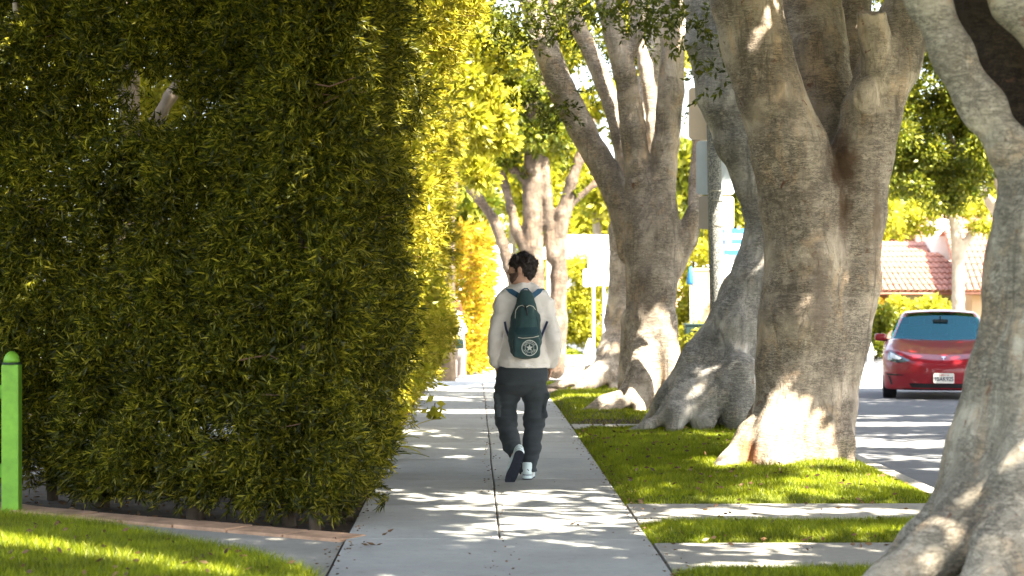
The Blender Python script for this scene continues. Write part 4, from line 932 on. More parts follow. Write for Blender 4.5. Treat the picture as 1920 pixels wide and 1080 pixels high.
lR = [(H(1000, 705, 0), .085), (H(1001, 790, .02), .055), (H(990, 878, -.01), .040), (H(990, 892, -.01), .036)]; lL = [(H(955, 705, 0), .085), (H(949, 783, .10), .055), (H(962, 836, -.20), .040), (H(966, 848, -.24), .036)]
f.chain(lR, .03); f.chain(lL, .03)
for sg, wr in ((-1, aL[-1][0]), (1, aR[-1][0])):                                        # hands slipped into the front pockets
    pc = wr+np.array([sg*-.004, .035, -.045]); f.cone(wr, pc, .026, .030, .02, (1.25, 1, 1))
    for i, ln in enumerate((.062, .072, .068, .052)):
        b0 = pc+np.array([-sg*.012*(0), (i-1.5)*.019, -.018]); m0 = b0+np.array([-sg*.006, .006, -ln*.5]); f.chain([(b0, .0095), (m0, .009), (m0+np.array([-sg*.014, .004, -ln*.42]), .0078)], .006)
    f.chain([(pc+np.array([-sg*.01, .026, .012]), .012), (pc+np.array([-sg*.028, .052, -.004]), .010), (pc+np.array([-sg*.034, .062, -.028]), .0085)], .008)
body = f.build('body', SKIN, man, True)
EYE = plain('eyes', (.02, .015, .012), .2, bump=0)
for s_ in (-1, 1):
    c = hp(s_*.030, .0865, .010); MB().tube([c-np.array(hr @ Vector((0, .002, 0))), c+np.array(hr @ Vector((0, .0012, 0)))], .005, 10).build('eye', EYE, body, True, True)
# hair: cap with ragged curls
f = Field(hc-.17, hc+.17, .005, .03)
f.ell(hp(0, -.020, .040), (.084, .100, .092), .02, M=HM); f.ell(hp(0, -.050, -.012), (.070, .060, .078), .03, M=HM)
for i in range(70):
    u = unit(rng.normal(size=3)); u[2] = abs(u[2])*.9-.1; u = unit(u); q = hp(u[0]*.084, -.015+u[1]*.100, .042+u[2]*.088); f.ell(q, np.full(3, rng.uniform(.010, .020)), .010)
f.ell(hp(0, .112, -.01), (.066, .062, .072), .012, 'c', HM); f.ell(hp(0, .095, -.075), (.09, .10, .08), .01, 'c', HM)
for s_ in (-1, 1): f.ell(hp(s_*.078, .004, -.012), (.022, .024, .034), .006, 'c', HM); f.cone(hp(s_*.069, .026, .028), hp(s_*.066, .022, -.012), .010, .006, .008)
f.disp(lambda p: .004*noi(p, 70, 1)+.003*noi(p, 130, 2))
hv, hq = f.get(); hair = fmesh('hair', hv, hq, HAIR, man, True, True)
i = rng.choice(len(hv), 2600); hn = unit(hv[i]-hc); k = hv[i][:, 2] > hc[2]-.06; i, hn = i[k], hn[k]
fl = unit(hn*.5+rng.normal(size=hn.shape)*.6+np.array([0, 0, .15]))
sv = np.stack([hv[i]-.0012*rng.normal(size=(len(i), 3))-hn*.003, hv[i]+np.cross(hn, fl)*.0035, hv[i]+fl*rng.uniform(.012, .03, (len(i), 1)), hv[i]-np.cross(hn, fl)*.0025], 1).reshape(-1, 3)
fmesh('curl', sv, np.arange(len(sv)).reshape(-1, 4), HAIR, hair, False, True)
f = Field(hc-.17, hc+.17, .005, .03)
f.ell(hp(0, .014, -.036), (.0635, .080, .080), .02, M=HM); f.ell(hp(0, .046, -.077), (.046, .046, .040), .03, M=HM); f.cone(hp(-.02, .090, -.040), hp(.02, .090, -.040), .007, .007, .01)
f.ell(hp(0, .075, .050), (.12, .10, .082), .006, 'c', HM); f.ell(hp(0, -.10, 0), (.1, .095, .12), .006, 'c', HM)
for s_ in (-1, 1): f.chain([(hp(s_*.066, .022, .0), .008), (hp(s_*.061, .026, -.04), .010), (hp(s_*.048, .045, -.075), .010)], .012)
f.disp(lambda p: .0015*noi(p, 90, 1)); f.ell(hp(0, .100, -.057), (.020, .016, .010), .004, 'c', HM)
f.build('beard', BEARD, man, True)
# sweatshirt
f = Field((-.46, -.34, .80), (.46, .34, 1.62), .007, .035)
f.chain([(H(979, 552, .0), .088), (H(981, 566, .01), .16), (H(982, 600, 0), .166), (H(983, 650, 0), .176), (H(981, 676, 0), .190), (H(981, 700, 0), .184)], .04, (1, 1.38, 1))
f.cone(H(951, 565, 0), H(1010, 565, 0), .070, .070, .08); f.cone(H(960, 552, 0), H(998, 552, 0), .060, .060, .05)
sh = .012
f.chain([(H(944, 575, 0), .070), (H(935, 598, -.02), .062)], .07); f.chain([(H(935, 598, -.02), .062), (H(928, 632, -.05), .056), (H(928, 660, -.01), .052), (H(932, 678, .04), .048), (H(934, 687, .055), .038)], sh)
f.chain([(H(1018, 575, 0), .070), (H(1028, 598, -.02), .062)], .07); f.chain([(H(1028, 598, -.02), .062), (H(1039, 632, -.05), .058), (H(1038, 660, -.01), .056), (H(1036, 678, .04), .050), (H(1034, 687, .055), .038)], sh)
f.cone(H(978, 552, -.004), H(978, 540, -.008), .070, .062, .02)
f.disp(lambda p: .007*noi(p*np.array([1, 1, 1.6])+np.abs(p[:, :1])*.8, 10, 0)+.005*noi(p*np.array([1, 1, 2.6])+p[:, :1], 20, 1)+.005*noi(p*np.array([.6, 1, 5]), 9, 2)*sstep(1.15, .9, p[:, 2]))
zc = (898-689)*S
f.cut(lambda X, Y, Z: np.where(np.abs(X-.01) < .195, zc-Z+0*X+0*Y-.018*np.abs(X)*0, -1.)+0*Z, 0)
f.cut(lambda X, Y, Z: (898-691)*S-Z+0*X+0*Y)
shirt = f.build('sweatshirt', SWEAT, man, True)
f = Field((-.26, -.24, .80), (.28, .24, 1.0), .006, .03)
f.cone(H(981, 660, 0), H(981, 720, 0), .186, .182, 0, (1, 1.38, 1)); f.cut(lambda X, Y, Z: np.abs(Z-(898-683)*S)-.026+0*X+0*Y, .006); f.disp(lambda p: .0012*np.sin(np.arctan2(p[:, 1]*1.4, p[:, 0])*170))
f.build('hem_band', SWEAT, shirt, True)
# trousers
f = Field((-.33, -.40, .02), (.33, .34, .98), .007, .035)
f.chain([(H(981, 672, 0), .165), (H(981, 700, 0), .178)], .03, (1, 1.35, 1)); f.cone(H(962, 712, -.02), H(997, 712, -.02), .105, .105, .05)
f.chain([(H(1001, 705, 0), .108), (H(1003, 745, .01), .096), (H(1001, 795, .02), .080), (H(997, 840, .01), .074), (H(990, 880, 0), .066)], .016)
f.chain([(H(955, 705, 0), .108), (H(951, 745, .06), .098), (H(948, 784, .11), .086), (H(954, 812, -.04), .076), (H(962, 838, -.19), .064), (H(965, 846, -.23), .060)], .016)
f.rbox(H(933, 760, .05), (.022, .075, .085), .018, .012); f.rbox(H(1021, 760, .02), (.024, .078, .090), .018, .012)
f.rbox(H(932, 742, .05), (.028, .079, .022), .008, .004); f.rbox(H(1022, 742, .02), (.030, .082, .022), .008, .004)
f.disp(lambda p: .006*noi(p*np.array([1, 1, 2.4]), 12, 3)+.004*noi(p*np.array([.7, .7, 3.2]), 22, 4)+.007*noi(p*np.array([.5, .5, 5.]), 9, 5)*(sstep(.62, .3, p[:, 2])))
f.cut(lambda X, Y, Z: np.where(X > .0, .058-Z+0*Y, -1.)+0*Z)
nL = unit(H(966, 852, -.25)-H(960, 830, -.16)); cL = H(966, 849, -.235)
f.cut(lambda X, Y, Z: np.where(X < .0, (X-cL[0])*nL[0]+(Y-cL[1])*nL[1]+(Z-cL[2])*nL[2], -1.))
f.build('trousers', TROU, man, True)
# trainers
def shoe(Mx, nm='shoe'):
    f = Field((-.07, -.07, -.01), (.07, .26, .15), .005, .02)
    f.chain([((0, -.02, .045), .036), ((0, .05, .045), .038), ((0, .13, .036), .038), ((0, .20, .028), .028)], .03); f.cone((0, -.018, .06), (0, -.012, .115), .037, .040, .02)
    f.cone((0, -.01, .10), (0, -.008, .16), .033, .036, .006, op='c'); f.cut(lambda X, Y, Z: .022-Z+0*X+0*Y, .004)
    v, q = f.get(); v = np.array([tuple(Mx @ Vector(a)) for a in v]); sh_ = fmesh(nm, v, q, SHOEW, man, True, True)
    ol = [(.036*math.cos(a)*1., -.022+.036*math.sin(a)) for a in np.linspace(PI, 2*PI, 9)]+[(.036, .04), (.044, .12), (.044, .16)]+[(.002+.040*math.cos(a), .175+.065*math.sin(a)) for a in np.linspace(0.1, PI-.1, 9)]+[(-.040, .15), (-.034, .10), (-.033, .04)]
    def layer(z0, z1, m_, name, g=1.0):
        n = len(ol); vs = [(x*g, y*g, z0) for x, y in ol]+[(x*g, y*g, z1) for x, y in ol]; vs = [tuple(Mx @ Vector(a)) for a in vs]
        mesh(name, vs, [tuple(range(n)), tuple(range(2*n-1, n-1, -1))]+[(i, i+n, (i+1) % n+n, (i+1) % n) for i in range(n)], m_, sh_, False, True)
    layer(.006, .030, SHOEW, 'sole', 1.05); layer(-.002, .0055, SOLED, 'outsole', 1.06); layer(.0305, .037, NAVY, 'stripe', 1.035)
    vs = [(.018, -.0575, .070), (.004, -.0585, .082), (.0, -.0585, .078), (.012, -.0575, .066)]; mesh('mark', [tuple(Mx @ Vector(a)) for a in vs], [(0, 1, 2, 3)], NAVY, sh_, False, True)
shoe(Matrix.Translation(H(989, 897, -.02)) @ Matrix.Rotation(math.radians(-6), 4, 'Z'))
up = Vector((0, .89, .38)).normalized(); fw = Vector((-.30, .36, -.84)); fw = (fw-up*fw.dot(up)).normalized(); rt = fw.cross(up)
Ml = Matrix(((rt.x, fw.x, up.x, 0), (rt.y, fw.y, up.y, 0), (rt.z, fw.z, up.z, 0), (0, 0, 0, 1))); ha = H(970, 851, -.33)
shoe(Matrix.Translation(ha) @ Ml)

# ------------------------------------------------------------------ backpack
bp = thing('backpack', 'teal green canvas backpack with star badge and pale zips worn by the walking man', 'backpack', tuple(mo+H(985, 610, -.2)*np.array([1, 1, 1])))
def BL(p): return p+mo                          # man frame -> world
f = Field((-.17, -.40, .90), (.23, -.02, 1.50), .006, .03)
f.chain([(H(985, 568, -.165), .070), (H(985, 600, -.175), .108), (H(984, 632, -.18), .124), (H(983, 650, -.18), .116)], .03, (1, 1.35, 1)); f.cone(H(985, 560, -.17), H(985, 575, -.18), .075, .09, .02, (1.15, 1.6, 1))
f.rbox(H(985, 650, -.255), (.105, .035, .085), .034, .02); f.rbox(H(985, 598, -.235), (.058, .03, .11), .03, .02)
f.disp(lambda p: .004*noi(p, 16, 1)+.0025*noi(p*np.array([1, 1, 2]), 34, 2)); f.cut(lambda X, Y, Z: (898-673)*S-Z+0*X+0*Y, .05)
pv, pq = f.get(); T = bvh(pv, pq); bag = fmesh('bag', pv+mo, pq, PACK, bp, True)
def drape_line(name, pts, r, m_, off=.002, par=bag, sub=8):
    q = []
    for a, b_ in zip(pts[:-1], pts[1:]):
        for k in range(sub):
            x, z = np.array(a)+(np.array(b_)-np.array(a))*k/sub; h = hit(T, x, z, -3, off)
            if h is not None: q.append(h+mo)
    if len(q) > 1: MB().tube(q, r, 6).build(name, m_, par, True)
def hx(px, py): return ((px-977)*S, (898-py)*S)
drape_line('zip', [hx(965, 596), hx(966, 582), hx(971, 574), hx(978, 572), hx(984, 576), hx(991, 572), hx(998, 574), hx(1003, 581)], .0028, ZIP, .001)
drape_line('zip', [hx(970, 631), hx(978, 632.5), hx(988, 632), hx(998, 631), hx(1010, 628)], .0028, ZIP, .001)
drape_line('seam', [hx(962, 626), hx(964, 612), hx(966, 596), hx(967, 584)], .004, PACKD, 0); drape_line('seam', [hx(1009, 626), hx(1007, 608), hx(1004, 590)], .004, PACKD, 0)
MB().tube([hit(T, *hx(983, 574), -3, .006)+mo, hit(T, *hx(986, 582), -3, .010)+mo, hit(T, *hx(987, 591), -3, .010)+mo], [.008, .006, .005], 8).build('zip_pull', BLK, bag, True)
V, f_ = patch(T, [hx(*p) for p in ((968, 626), (1003, 626), (1008, 619), (1004, 612), (968, 613), (964, 620))], .004, -3); mesh('flap', np.array(V)+mo, f_, PACKD, bag, True)
bc = np.array(hx(991, 650)); R0 = 16*S*.92
nb = thing  # noqa
def ringpatch(name, r0, r1, m_, off, n=40):
    vs = []
    for k in range(n):
        a = 2*PI*k/n
        for r in (r0, r1): vs.append(hit(T, bc[0]+r*math.cos(a), bc[1]+r*math.sin(a), -3, off)+mo)
    return mesh(name, vs, [(2*k, 2*k+1, (2*k+3) % (2*n), (2*k+2) % (2*n)) for k in range(n)], m_, bag)
ringpatch('badge_ring', R0*.90, R0, PRINT, .004); ringpatch('badge_ring', R0*.52, R0*.57, PRINT, .004)
st = [(bc[0]+r*math.sin(2*PI*k/10), bc[1]+r*math.cos(2*PI*k/10)) for k in range(10) for r in ((R0*.47 if k % 2 == 0 else R0*.20),)]
V, f_ = patch(T, st, .005, -3, 2); mesh('badge_star', np.array(V)+mo, f_, PRINT, bag)
def arc_text(body, r, a0, a1, size, flip=False):
    vs = []; fs = []
    for i, ch in enumerate(body):
        v, f_ = text_mesh(ch, size); 
        if len(v) == 0: continue
        a = math.radians(a0+(a1-a0)*(i/(max(len(body)-1, 1)))); rot = a-PI/2+(PI if flip else 0)
        cx, cz = bc[0]+r*math.cos(a), bc[1]+r*math.sin(a); n = len(vs)
        for x, y, _ in v:
            x -= v[:, 0].mean(); h = hit(T, cx+x*math.cos(rot)-y*math.sin(rot), cz+x*math.sin(rot)+y*math.cos(rot), -3, .005); vs.append(h+mo)
        fs += [tuple(j+n for j in q) for q in f_]
    mesh('badge_lettering', vs, fs, PRINT, bag)
arc_text('CONVERSE', R0*.735, 152, 28, R0*.34); arc_text('ALL', R0*.73, 206, 244, R0*.30, True); arc_text('STAR', R0*.73, 292, 340, R0*.30, True)
def strap(name, pts, w_, par, m_=STRAP, t_=.004):
    pts = [np.array(p)+mo for p in pts]; vs = []
    for i, p in enumerate(pts):
        t = unit(pts[min(i+1, len(pts)-1)]-pts[max(i-1, 0)]); s_ = unit(np.cross(t, [0, 1, 0]) if abs(t[1]) < .8 else np.cross(t, [0, 0, 1])); nn = np.cross(s_, t)
        vs += [p-s_*w_/2-nn*t_, p+s_*w_/2-nn*t_, p+s_*w_/2+nn*t_, p-s_*w_/2+nn*t_]
    n = len(pts); fs = [(4*i+k, 4*i+(k+1) % 4, 4*i+4+(k+1) % 4, 4*i+4+k) for i in range(n-1) for k in range(4)]+[(3, 2, 1, 0), (4*n-4, 4*n-3, 4*n-2, 4*n-1)]
    return mesh(name, vs, fs, m_, par)
TS = [(shirt, None)]
sv_ = np.array([tuple(v.co) for v in shirt.data.vertices]); TSH = bvh(sv_, [tuple(p.vertices) for p in shirt.data.polygons])
def on_shirt(px, py, off=.006, back=True):
    x, z = hx(px, py); h = hit(TSH, x, z, -3 if back else 3, off, (0, 1, 0) if back else (0, -1, 0)); return h if h is not None else np.array([x, 0, z])
for a, tx in ((-1, 0), (1, 0)):
    if a < 0: q = [(973, 556), (968, 552), (963, 549), (958, 546), (954, 543)]
    else: q = [(997, 556), (1002, 552), (1006, 549), (1010, 546), (1014, 543)]
    pts = [on_shirt(*k) for k in q]; pts[0] = pts[0]+np.array([0, -.02, 0]); e = pts[-1]; fr = [on_shirt(q[-1][0]+a*1, 556, .006, False), on_shirt(q[-1][0]+a*2, 590, .006, False), on_shirt(q[-1][0]+a*4, 625, .006, False)]
    strap('shoulder_strap', pts+[e+np.array([a*.005, .05, -.004]), (e+fr[0])/2+np.array([0, .03, .03])]+fr, .040, bp)
    q2 = [(960 if a < 0 else 1010, 640), (954 if a < 0 else 1014, 628), (950 if a < 0 else 1020, 616), (946 if a < 0 else 1026, 602)]
    strap('armpit_shade_strap', [on_shirt(*k, .010) for k in q2], .018, bp, NAVY, .003)  # dark strap that also paints in the shade line under the arm
hp_ = [(974, 553), (976, 545), (982, 541), (988, 541), (992, 546), (993, 554)]
strap('grab_handle', [np.array([hx(*k)[0], -.155, hx(*k)[1]]) for k in hp_], .010, bp, STRAP, .004)

# ================================================================== WOMAN IN THE DISTANCE
dW = 44.; SW = dW/F; wo = P(858, 715, dW); wo[2] = float(G(wo[1]))
wom = thing('person', 'distant long haired person in white top and grey trousers, arms folded over a dark bag', 'person', tuple(wo))
def J(px, py, dy=0): return np.array([(px-858)*SW, dy, (718-py)*SW])
f = Field((-.5, -.4, -.02), (.5, .45, 1.75), .011, .05)
f.ell(J(854, 585, 0), (.085, .095, .115), .02); f.ell(J(850, 590, -.0), (.06, .06, .075), .03); f.cone(J(846.5, 585, 0), J(845.8, 588, 0), .012, .014, .01)
f.cone(J(855, 594, 0), J(856, 603, 0), .05, .055, .03)
f.chain([(J(856, 606, 0), .13), (J(857, 630, 0), .12), (J(857, 655, 0), .14)], .04, (1, 1.3, 1))
f.chain([(J(862, 606, -.06), .055), (J(867, 630, -.10), .045), (J(856, 637, -.2), .035), (J(849, 634, -.24), .03)], .02); f.chain([(J(850, 606, .06), .055), (J(846, 630, .08), .045), (J(852, 640, -.1), .035)], .02)
for c in (J(849, 634, -.24), J(852, 640, -.1)):
    for k in range(4): f.cone(c, c+np.array([-.06-.006*k, -.01, -.02+.014*k-.01]), .013, .010, .006)
    f.cone(c, c+np.array([-.02, -.02, .05]), .013, .011, .006)
for s_, xx in ((-1, 852), (1, 864)): f.chain([(J(xx, 660, 0), .10), (J(xx, 690, .0), .06), (J(xx, 715, 0), .04)], .02); f.cone(J(xx, 717, .0), J(xx-2, 717, -.14), .035, .03, .02)
f.build('body', SKIN, wom, True)
f = Field((-.5, -.45, .6), (.5, .45, 1.5), .012, .05)
f.chain([(J(856, 606, 0), .15), (J(858, 630, 0), .15), (J(858, 652, 0), .16)], .05, (1, 1.2, 1)); f.chain([(J(862, 606, -.06), .085), (J(869, 630, -.10), .075), (J(858, 638, -.19), .055)], .03); f.chain([(J(850, 606, .06), .08), (J(846, 630, .08), .07)], .03)
f.disp(lambda p: .01*noi(p, 9, 1)); f.build('top', plain('white cotton', (.8, .82, .84), .9, var=.03), wom, True)
f = Field((-.4, -.35, .0), (.4, .35, 1.0), .012, .05)
f.chain([(J(857, 658, 0), .16), (J(858, 672, 0), .17)], .04, (1, 1.25, 1))
for xx in (850, 866): f.chain([(J(xx, 672, 0), .11), (J(xx, 690, 0), .095), (J(xx, 716, 0), .10)], .02)
f.disp(lambda p: .008*noi(p*np.array([2, 2, .5]), 10, 2)); f.build('trousers', plain('grey brown cloth', (.20, .17, .15), .9), wom, True)
f = Field((-.4, -.35, 1.0), (.4, .35, 1.8), .010, .05)
f.ell(J(856, 583, .015), (.10, .115, .12), .03); f.chain([(J(860, 586, .03), .07), (J(864, 600, .05), .06), (J(866, 616, .05), .035)], .04); f.ell(J(846, 588, 0), (.07, .08, .10), .02, 'c'); f.disp(lambda p: .008*noi(p*np.array([3, 3, .6]), 14, 2)); f.build('hair', plain('auburn hair', (.09, .03, .015), .6), wom, True)
wb = thing('handbag', 'dark green shoulder bag held against the distant white topped person', 'bag', tuple(wo+J(860, 655, -.3)))
f = Field(J(846, 672, -.42), J(874, 634, -.1), .012, .04); f.rbox(J(860, 654, -.26), (.12, .05, .11), .03); f.disp(lambda p: .006*noi(p, 14, 1)); v, q = f.get(); fmesh('pouch', v+wo, q, TEAL, wb, True)
MB().tube([J(853, 646, -.26)+wo, J(860, 628, -.22)+wo, J(862, 605, -.12)+wo], .010, 6).build('strap', TEAL, wb, True)

# ================================================================== RED CAR
def carpaint():
    n = N('red car paint'); c = n.mix(n.ramp(n.noise(900, 1), .4, .7), (.22, .004, .010), (.29, .006, .014)); return n.pbr(c, .4, nrm=n.bump(n.noise(2.2, 2), .05, .02), spec=.4, coat=.6)
RED = carpaint(); TYRE = plain('tyre rubber', (.018, .018, .02), .8); RIM = plain('dark alloy', (.14, .14, .15), .3, metal=.8); CHR = plain('chrome', (.75, .76, .78), .15, metal=1, bump=0)
def glassmat():
    n = N('tinted windscreen'); g = n.new('ShaderNodeBsdfGlossy'); g.inputs[0].default_value = (.30, .80, .95, 1); g.inputs[1].default_value = .06; t = n.new('ShaderNodeBsdfTransparent'); t.inputs[0].default_value = (.25, .78, .86, 1)
    fr = n.new('ShaderNodeFresnel'); fr.inputs[0].default_value = 1.6; mr = n.ramp(fr.outputs[0], 0, 1, .05, .6); m = n.new('ShaderNodeMixShader'); n.l(mr, m.inputs[0]); n.l(t.outputs[0], m.inputs[1]); n.l(g.outputs[0], m.inputs[2]); n.l(m.outputs[0], n.out.inputs[0]); return n.m
GL = glassmat()
cpos = P(1762, 700, 32.7); cpos[2] = float(G(31.6))-.15
car = thing('car', 'glossy dark red electric saloon approaching on the street between the trunks', 'car', tuple(cpos), -math.atan2(cpos[0], cpos[1])+math.radians(1.5))
car.scale = (1, 1, .965)
f = Field((-1.0, -2.45, .1), (1.0, 2.45, 1.2), .022, .12)
X, Y, Z = np.meshgrid(*f.ax, indexing='ij'); aX = np.abs(X)
def smax(a, b, k): h = np.maximum(k-np.abs(a-b), 0)/k; return np.maximum(a, b)+h*h*k*.25
yf = -2.33+.42*(aX/.93)**3.2+.10*np.abs(Z-.45)**1.5*2
zt = np.interp(Y, [-2.45, -2.3, -2.05, -1.6, -1.1, -.8, .5, 1.6, 2.1, 2.3], [.62, .66, .765, .86, .935, .95, .98, 1.03, 1.05, .98])+(.03*np.exp(-((aX-.70)/.16)**2)-.03*np.exp(-(aX/.4)**2))*sstep(-.6, -1.2, Y)
wd = .925-.07*((Z-.52)/.42)**2-.05*sstep(1.6, 2.35, Y)-.012*np.sin((Z-.3)*9)
g = smax(Z-zt, aX-wd, .10); g = smax(g, yf-Y, .10); g = smax(g, Y-2.3+.25*(aX/.93)**3, .12); g = smax(g, .17-Z, .05); f.g[:] = np.clip(g, -.12, .12)
for yy in (-1.46, 1.41):
    for s_ in (-1, 1): f.cone((s_*.70, yy, .34), (s_*1.1, yy, .34), .365, .365, .02, op='c')
f.chain([((-.86, -2.0, .615), .008), ((-.5, -2.33, .585), .008), ((0, -2.38, .575), .008), ((.5, -2.33, .585), .008), ((.86, -2.0, .615), .008)], .02, op='c')
cv, cq = f.get(); cbody = fmesh('body', cv, cq, RED, car, True, True); TC = bvh(cv, cq)
# glasshouse
f = Field((-.95, -1.2, .85), (.95, 2.2, 1.55), .022, .12); X, Y, Z = np.meshgrid(*f.ax, indexing='ij'); aX = np.abs(X)
zt = np.interp(Y, [-1.2, -1.0, -.15, .1, .4, .9, 1.5, 2.0, 2.2], [.78, .88, 1.335, 1.40, 1.425, 1.40, 1.26, 1.06, .98])-.05*(aX/.7)**2
g = smax((Z-zt)*.85, (aX-(.80-.42*(Z-.93)))*.92, .07); g = smax(g, .90-Z, .02); f.g[:] = np.clip(g, -.12, .12); gv, gq = f.get()
gc = gv[gq].mean(1); e1 = gv[gq[:, 1]]-gv[gq[:, 0]]; e2 = gv[gq[:, 2]]-gv[gq[:, 0]]; gn = unit(np.cross(e1, e2)); 
if (gn*(gc-gc.mean(0))).sum() < 0: gn = -gn
ax_ = np.abs(gc[:, 0]); wz = .80-.42*(gc[:, 2]-.93)
bot = gc[:, 2] < .915; frontg = (gc[:, 1] < .05) & (gn[:, 1] < -.25) & (ax_ < wz-.045); roofg = (gn[:, 2] > .8) & (gc[:, 1] > .16) & (ax_ < wz-.07)
reargl = (gc[:, 1] > 1.0) & (gn[:, 1] > .15) & (gn[:, 2] > .3) & (ax_ < wz-.07); ym = (np.abs(gc[:, 1]-.52) < .04)
sideg = (np.abs(gn[:, 0]) > .6) & (gc[:, 2] < np.interp(gc[:, 1], [-1., -.15, .4, 1.1, 1.9], [.86, 1.25, 1.36, 1.31, 1.05])) & (gc[:, 1] > -.78) & (gc[:, 1] < 1.55) & ~ym
def sub(mask, name, m_, off=0):
    q = gq[mask]; ids, inv = np.unique(q, return_inverse=True); return fmesh(name, gv[ids], inv.reshape(q.shape), m_, car, True, True)
win = frontg | roofg | reargl | sideg
sub(~win & ~bot, 'pillars', RED); sub(frontg & ~bot, 'windscreen', GL); sub(roofg & ~bot, 'roof_glass', plain('roof glass', (.02, .06, .08), .12, spec=.8, bump=0), ); sub(reargl & ~roofg & ~bot, 'rear_window', GL); sub(sideg & ~frontg & ~bot, 'side_window', GL)
DASH = plain('dark interior', (.02, .03, .035), .8)
MB().box((-.74, -.80, .90), (.74, -.45, .955)).build('dashboard', DASH, car, local=True, bevel=.03)
for s_ in (-1, 1):
    MB().box((s_*.36-.23, .10, .70), (s_*.36+.23, .24, 1.16)).box((s_*.36-.13, .12, 1.162), (s_*.36+.13, .22, 1.30)).build('seat', DASH, car, local=True, bevel=.03)
MB().box((-.62, 1.0, .9), (.62, 1.12, 1.16)).build('rear_seat', DASH, car, local=True, bevel=.03)
MB().box((-.12, -.36, 1.20), (.12, -.33, 1.27)).box((-.012, -.34, 1.271), (.012, -.28, 1.33)).build('rear_view_mirror', DASH, car, local=True, bevel=.008)
MB().tube([(.36+.19*math.cos(a), -.36+.06*math.sin(a), .98+.18*math.sin(a)) for a in np.linspace(0, 2*PI, 20)], .014, 6, False).build('steering_wheel', DASH, car, True, True)
def cpatch(name, ol, m_, off=.006, par=cbody, sub=4):
    V, f_ = patch(TC, ol, off, -4, sub); return mesh(name, V, f_, m_, par, True, True)
LAMPD = plain('headlight glass', (.015, .05, .07), .08, spec=.9, bump=0, coat=1); LAMPW = plain('headlight reflector', (.80, .86, .95), .15, spec=.9, bump=0)
for s_ in (-1, 1):
    hl = cpatch('headlight', [(s_*x, z) for x, z in ((.845, .64), (.835, .74), (.80, .80), (.70, .74), (.58, .68), (.50, .645), (.56, .62), (.70, .605))], LAMPD)
    cpatch('reflector', [(s_*x, z) for x, z in ((.80, .70), (.79, .765), (.70, .715), (.62, .675), (.66, .655), (.74, .665))], LAMPW, .012, hl)
    cpatch('side_vent', [(s_*x, z) for x, z in ((.86, .43), (.85, .40), (.60, .405), (.60, .418), (.78, .425))], BLK, .005)
    cpatch('air_curtain', [(s_*x, z) for x, z in ((.835, .39), (.80, .385), (.765, .26), (.79, .25))], BLK, .005)
    m_ = MB(); fm = Field((s_*.96-.14, -.86, .88), (s_*.96+.14, -.62, 1.06), .008, .03); fm.rbox((s_*.955, -.74, .975), (.095, .06, .062), .045); fm.cut(lambda X, Y, Z: (Y+.70)+0*X+0*Z, .01); v, q = fm.get()
    mir = fmesh('wing_mirror', v, q, RED, car, True, True); MB().tube([(s_*.80, -.72, .93), (s_*.92, -.73, .925)], [.022, .018], 8).build('stalk', BLK, mir, True, True)
    for yy in (-1.46, 1.41):
        wl = MB().tube([(s_*.70, yy, .335), (s_*.705, yy, .335), (s_*.725, yy, .335), (s_*.895, yy, .335), (s_*.915, yy, .335)], [.24, .31, .333, .333, .315], 32).build('wheel', TYRE, car, True, True)
        MB().tube([(s_*.905, yy, .335), (s_*.922, yy, .335)], [.235, .225], 24).build('rim', RIM, wl, True, True)
cpatch('lower_grille', [(-.52, .285), (-.48, .215), (.48, .215), (.52, .285)], BLK, .004, cbody, 10)
cpatch('front_lip', [(-.62, .20), (-.60, .185), (.60, .185), (.62, .20)], BLK, .008, cbody, 10)
# badge, plate
MB().add([( -.035, -2.345, .70), (.035, -2.345, .70), (.028, -2.347, .688), (.008, -2.35, .685), (0, -2.352, .64), (-.008, -2.35, .685), (-.028, -2.347, .688)], [(0, 1, 2, 3, 4, 5, 6)]).build('badge', CHR, cbody, local=True)
cm = [o for o in cbody.children if o.name.startswith('badge')][0]
for v in cm.data.vertices:
    h = hit(TC, v.co.x, v.co.z, -4, .008); v.co = Vector(h)
PLW = plain('plate white', (.74, .72, .66), .5, var=.03, bump=0); PLB = plain('plate navy', (.02, .03, .07), .5, bump=0); PLR = plain('plate red', (.55, .05, .04), .5, bump=0)
yp = hit(TC, 0, .37, -4, 0)[1]-.035
v, f_ = prism([(.0+a, .372+b_) for a, b_ in rrect(.312, .16, .02)], yp, yp+.012); pl = mesh('number_plate', v, f_, PLW, cbody, False, True)
def ptext(t, size, z, m_, fw=1.):
    v, f_ = text_mesh(t, size, fw); mesh('lettering', [(x, yp-.003, z+y) for x, y, _ in v], f_, m_, pl, False, True)
ptext('9BAK925', .094, .358, PLB, .80); ptext('California', .036, .425, PLR, 1.1)

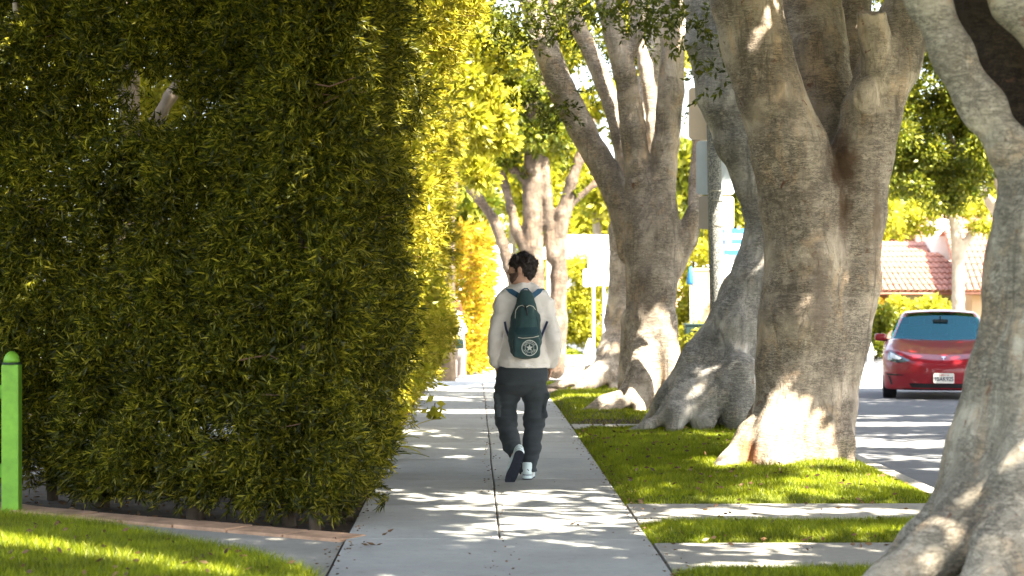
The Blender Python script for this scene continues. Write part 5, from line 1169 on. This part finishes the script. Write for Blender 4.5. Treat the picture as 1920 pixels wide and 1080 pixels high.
# ================================================================== LITTER
LIT = [(733, 998, .06), (722, 1004, .05), (695, 1023, .06), (684, 1024, .05), (712, 1023, .04), (1075, 984, .05), (1083, 986, .04), (740, 868, .03), (728, 878, .03), (750, 880, .025), (1040, 905, .02), (822, 925, .02), (1000, 835, .02), (880, 1040, .025), (1150, 1000, .02)]
for i, (px, py, s_) in enumerate(LIT):
    c = P(px, py, CH*F/(py-HY)); c[2] = .004; a = rng.uniform(0, PI); vs = []
    for k, (u, w_, h) in enumerate(((0, 0, .0), (.35, .28, .008), (1, 0, .014), (.35, -.28, .010), (.5, 0, .0))):
        x = (u-.5)*s_; y = w_*s_; vs.append((c[0]+x*math.cos(a)-y*math.sin(a), c[1]+x*math.sin(a)+y*math.cos(a), c[2]+h*(s_/.05)))
    o = mesh('fallen_leaf', vs, [(0, 1, 4), (1, 2, 4), (2, 3, 4), (3, 0, 4)], L_DRY); tag(o, 'small dry brown leaf fallen on the concrete sidewalk', 'leaf', 'dry leaves scattered on the sidewalk')
n = 1500; x = rng.choice([-.77, 1.05, .145], n, p=[.45, .4, .15])+rng.normal(size=n)*.05; y = rng.uniform(10, 34, n); z = np.where(x > 1.05, .03, .003)+G(y)
xg = rng.uniform(1.1, 3.25, 420); yg = rng.uniform(11, 21, 420); zg = turf_h(xg, yg, 13.85, 20.95)+.03
xl = rng.uniform(-3.5, -.9, 160); yl = rng.uniform(8.5, 12.5, 160); kk = yl < lawn_edge(xl); xl, yl = xl[kk], yl[kk]
xh = rng.uniform(-4, -.85, 500); yh = rng.uniform(12.2, 15, 500)
xa = np.concatenate([xg, xl, xh]); ya = np.concatenate([yg, yl, yh]); za = np.concatenate([zg, lawn_h(xl, yl)+.03, np.full(500, -.03)])
kind(leaves('leaf_litter', np.stack([xa, ya, za], -1), np.stack([rng.normal(size=len(xa)), rng.normal(size=len(xa)), .3*rng.normal(size=len(xa))], -1), .045, .022, L_DRY), 'stuff')
o = leaves('leaf_litter', np.stack([x, y, z+.002], -1), np.stack([rng.normal(size=n), rng.normal(size=n), .12*rng.random(n)], -1), .022, .010, L_DRY); kind(o, 'stuff')
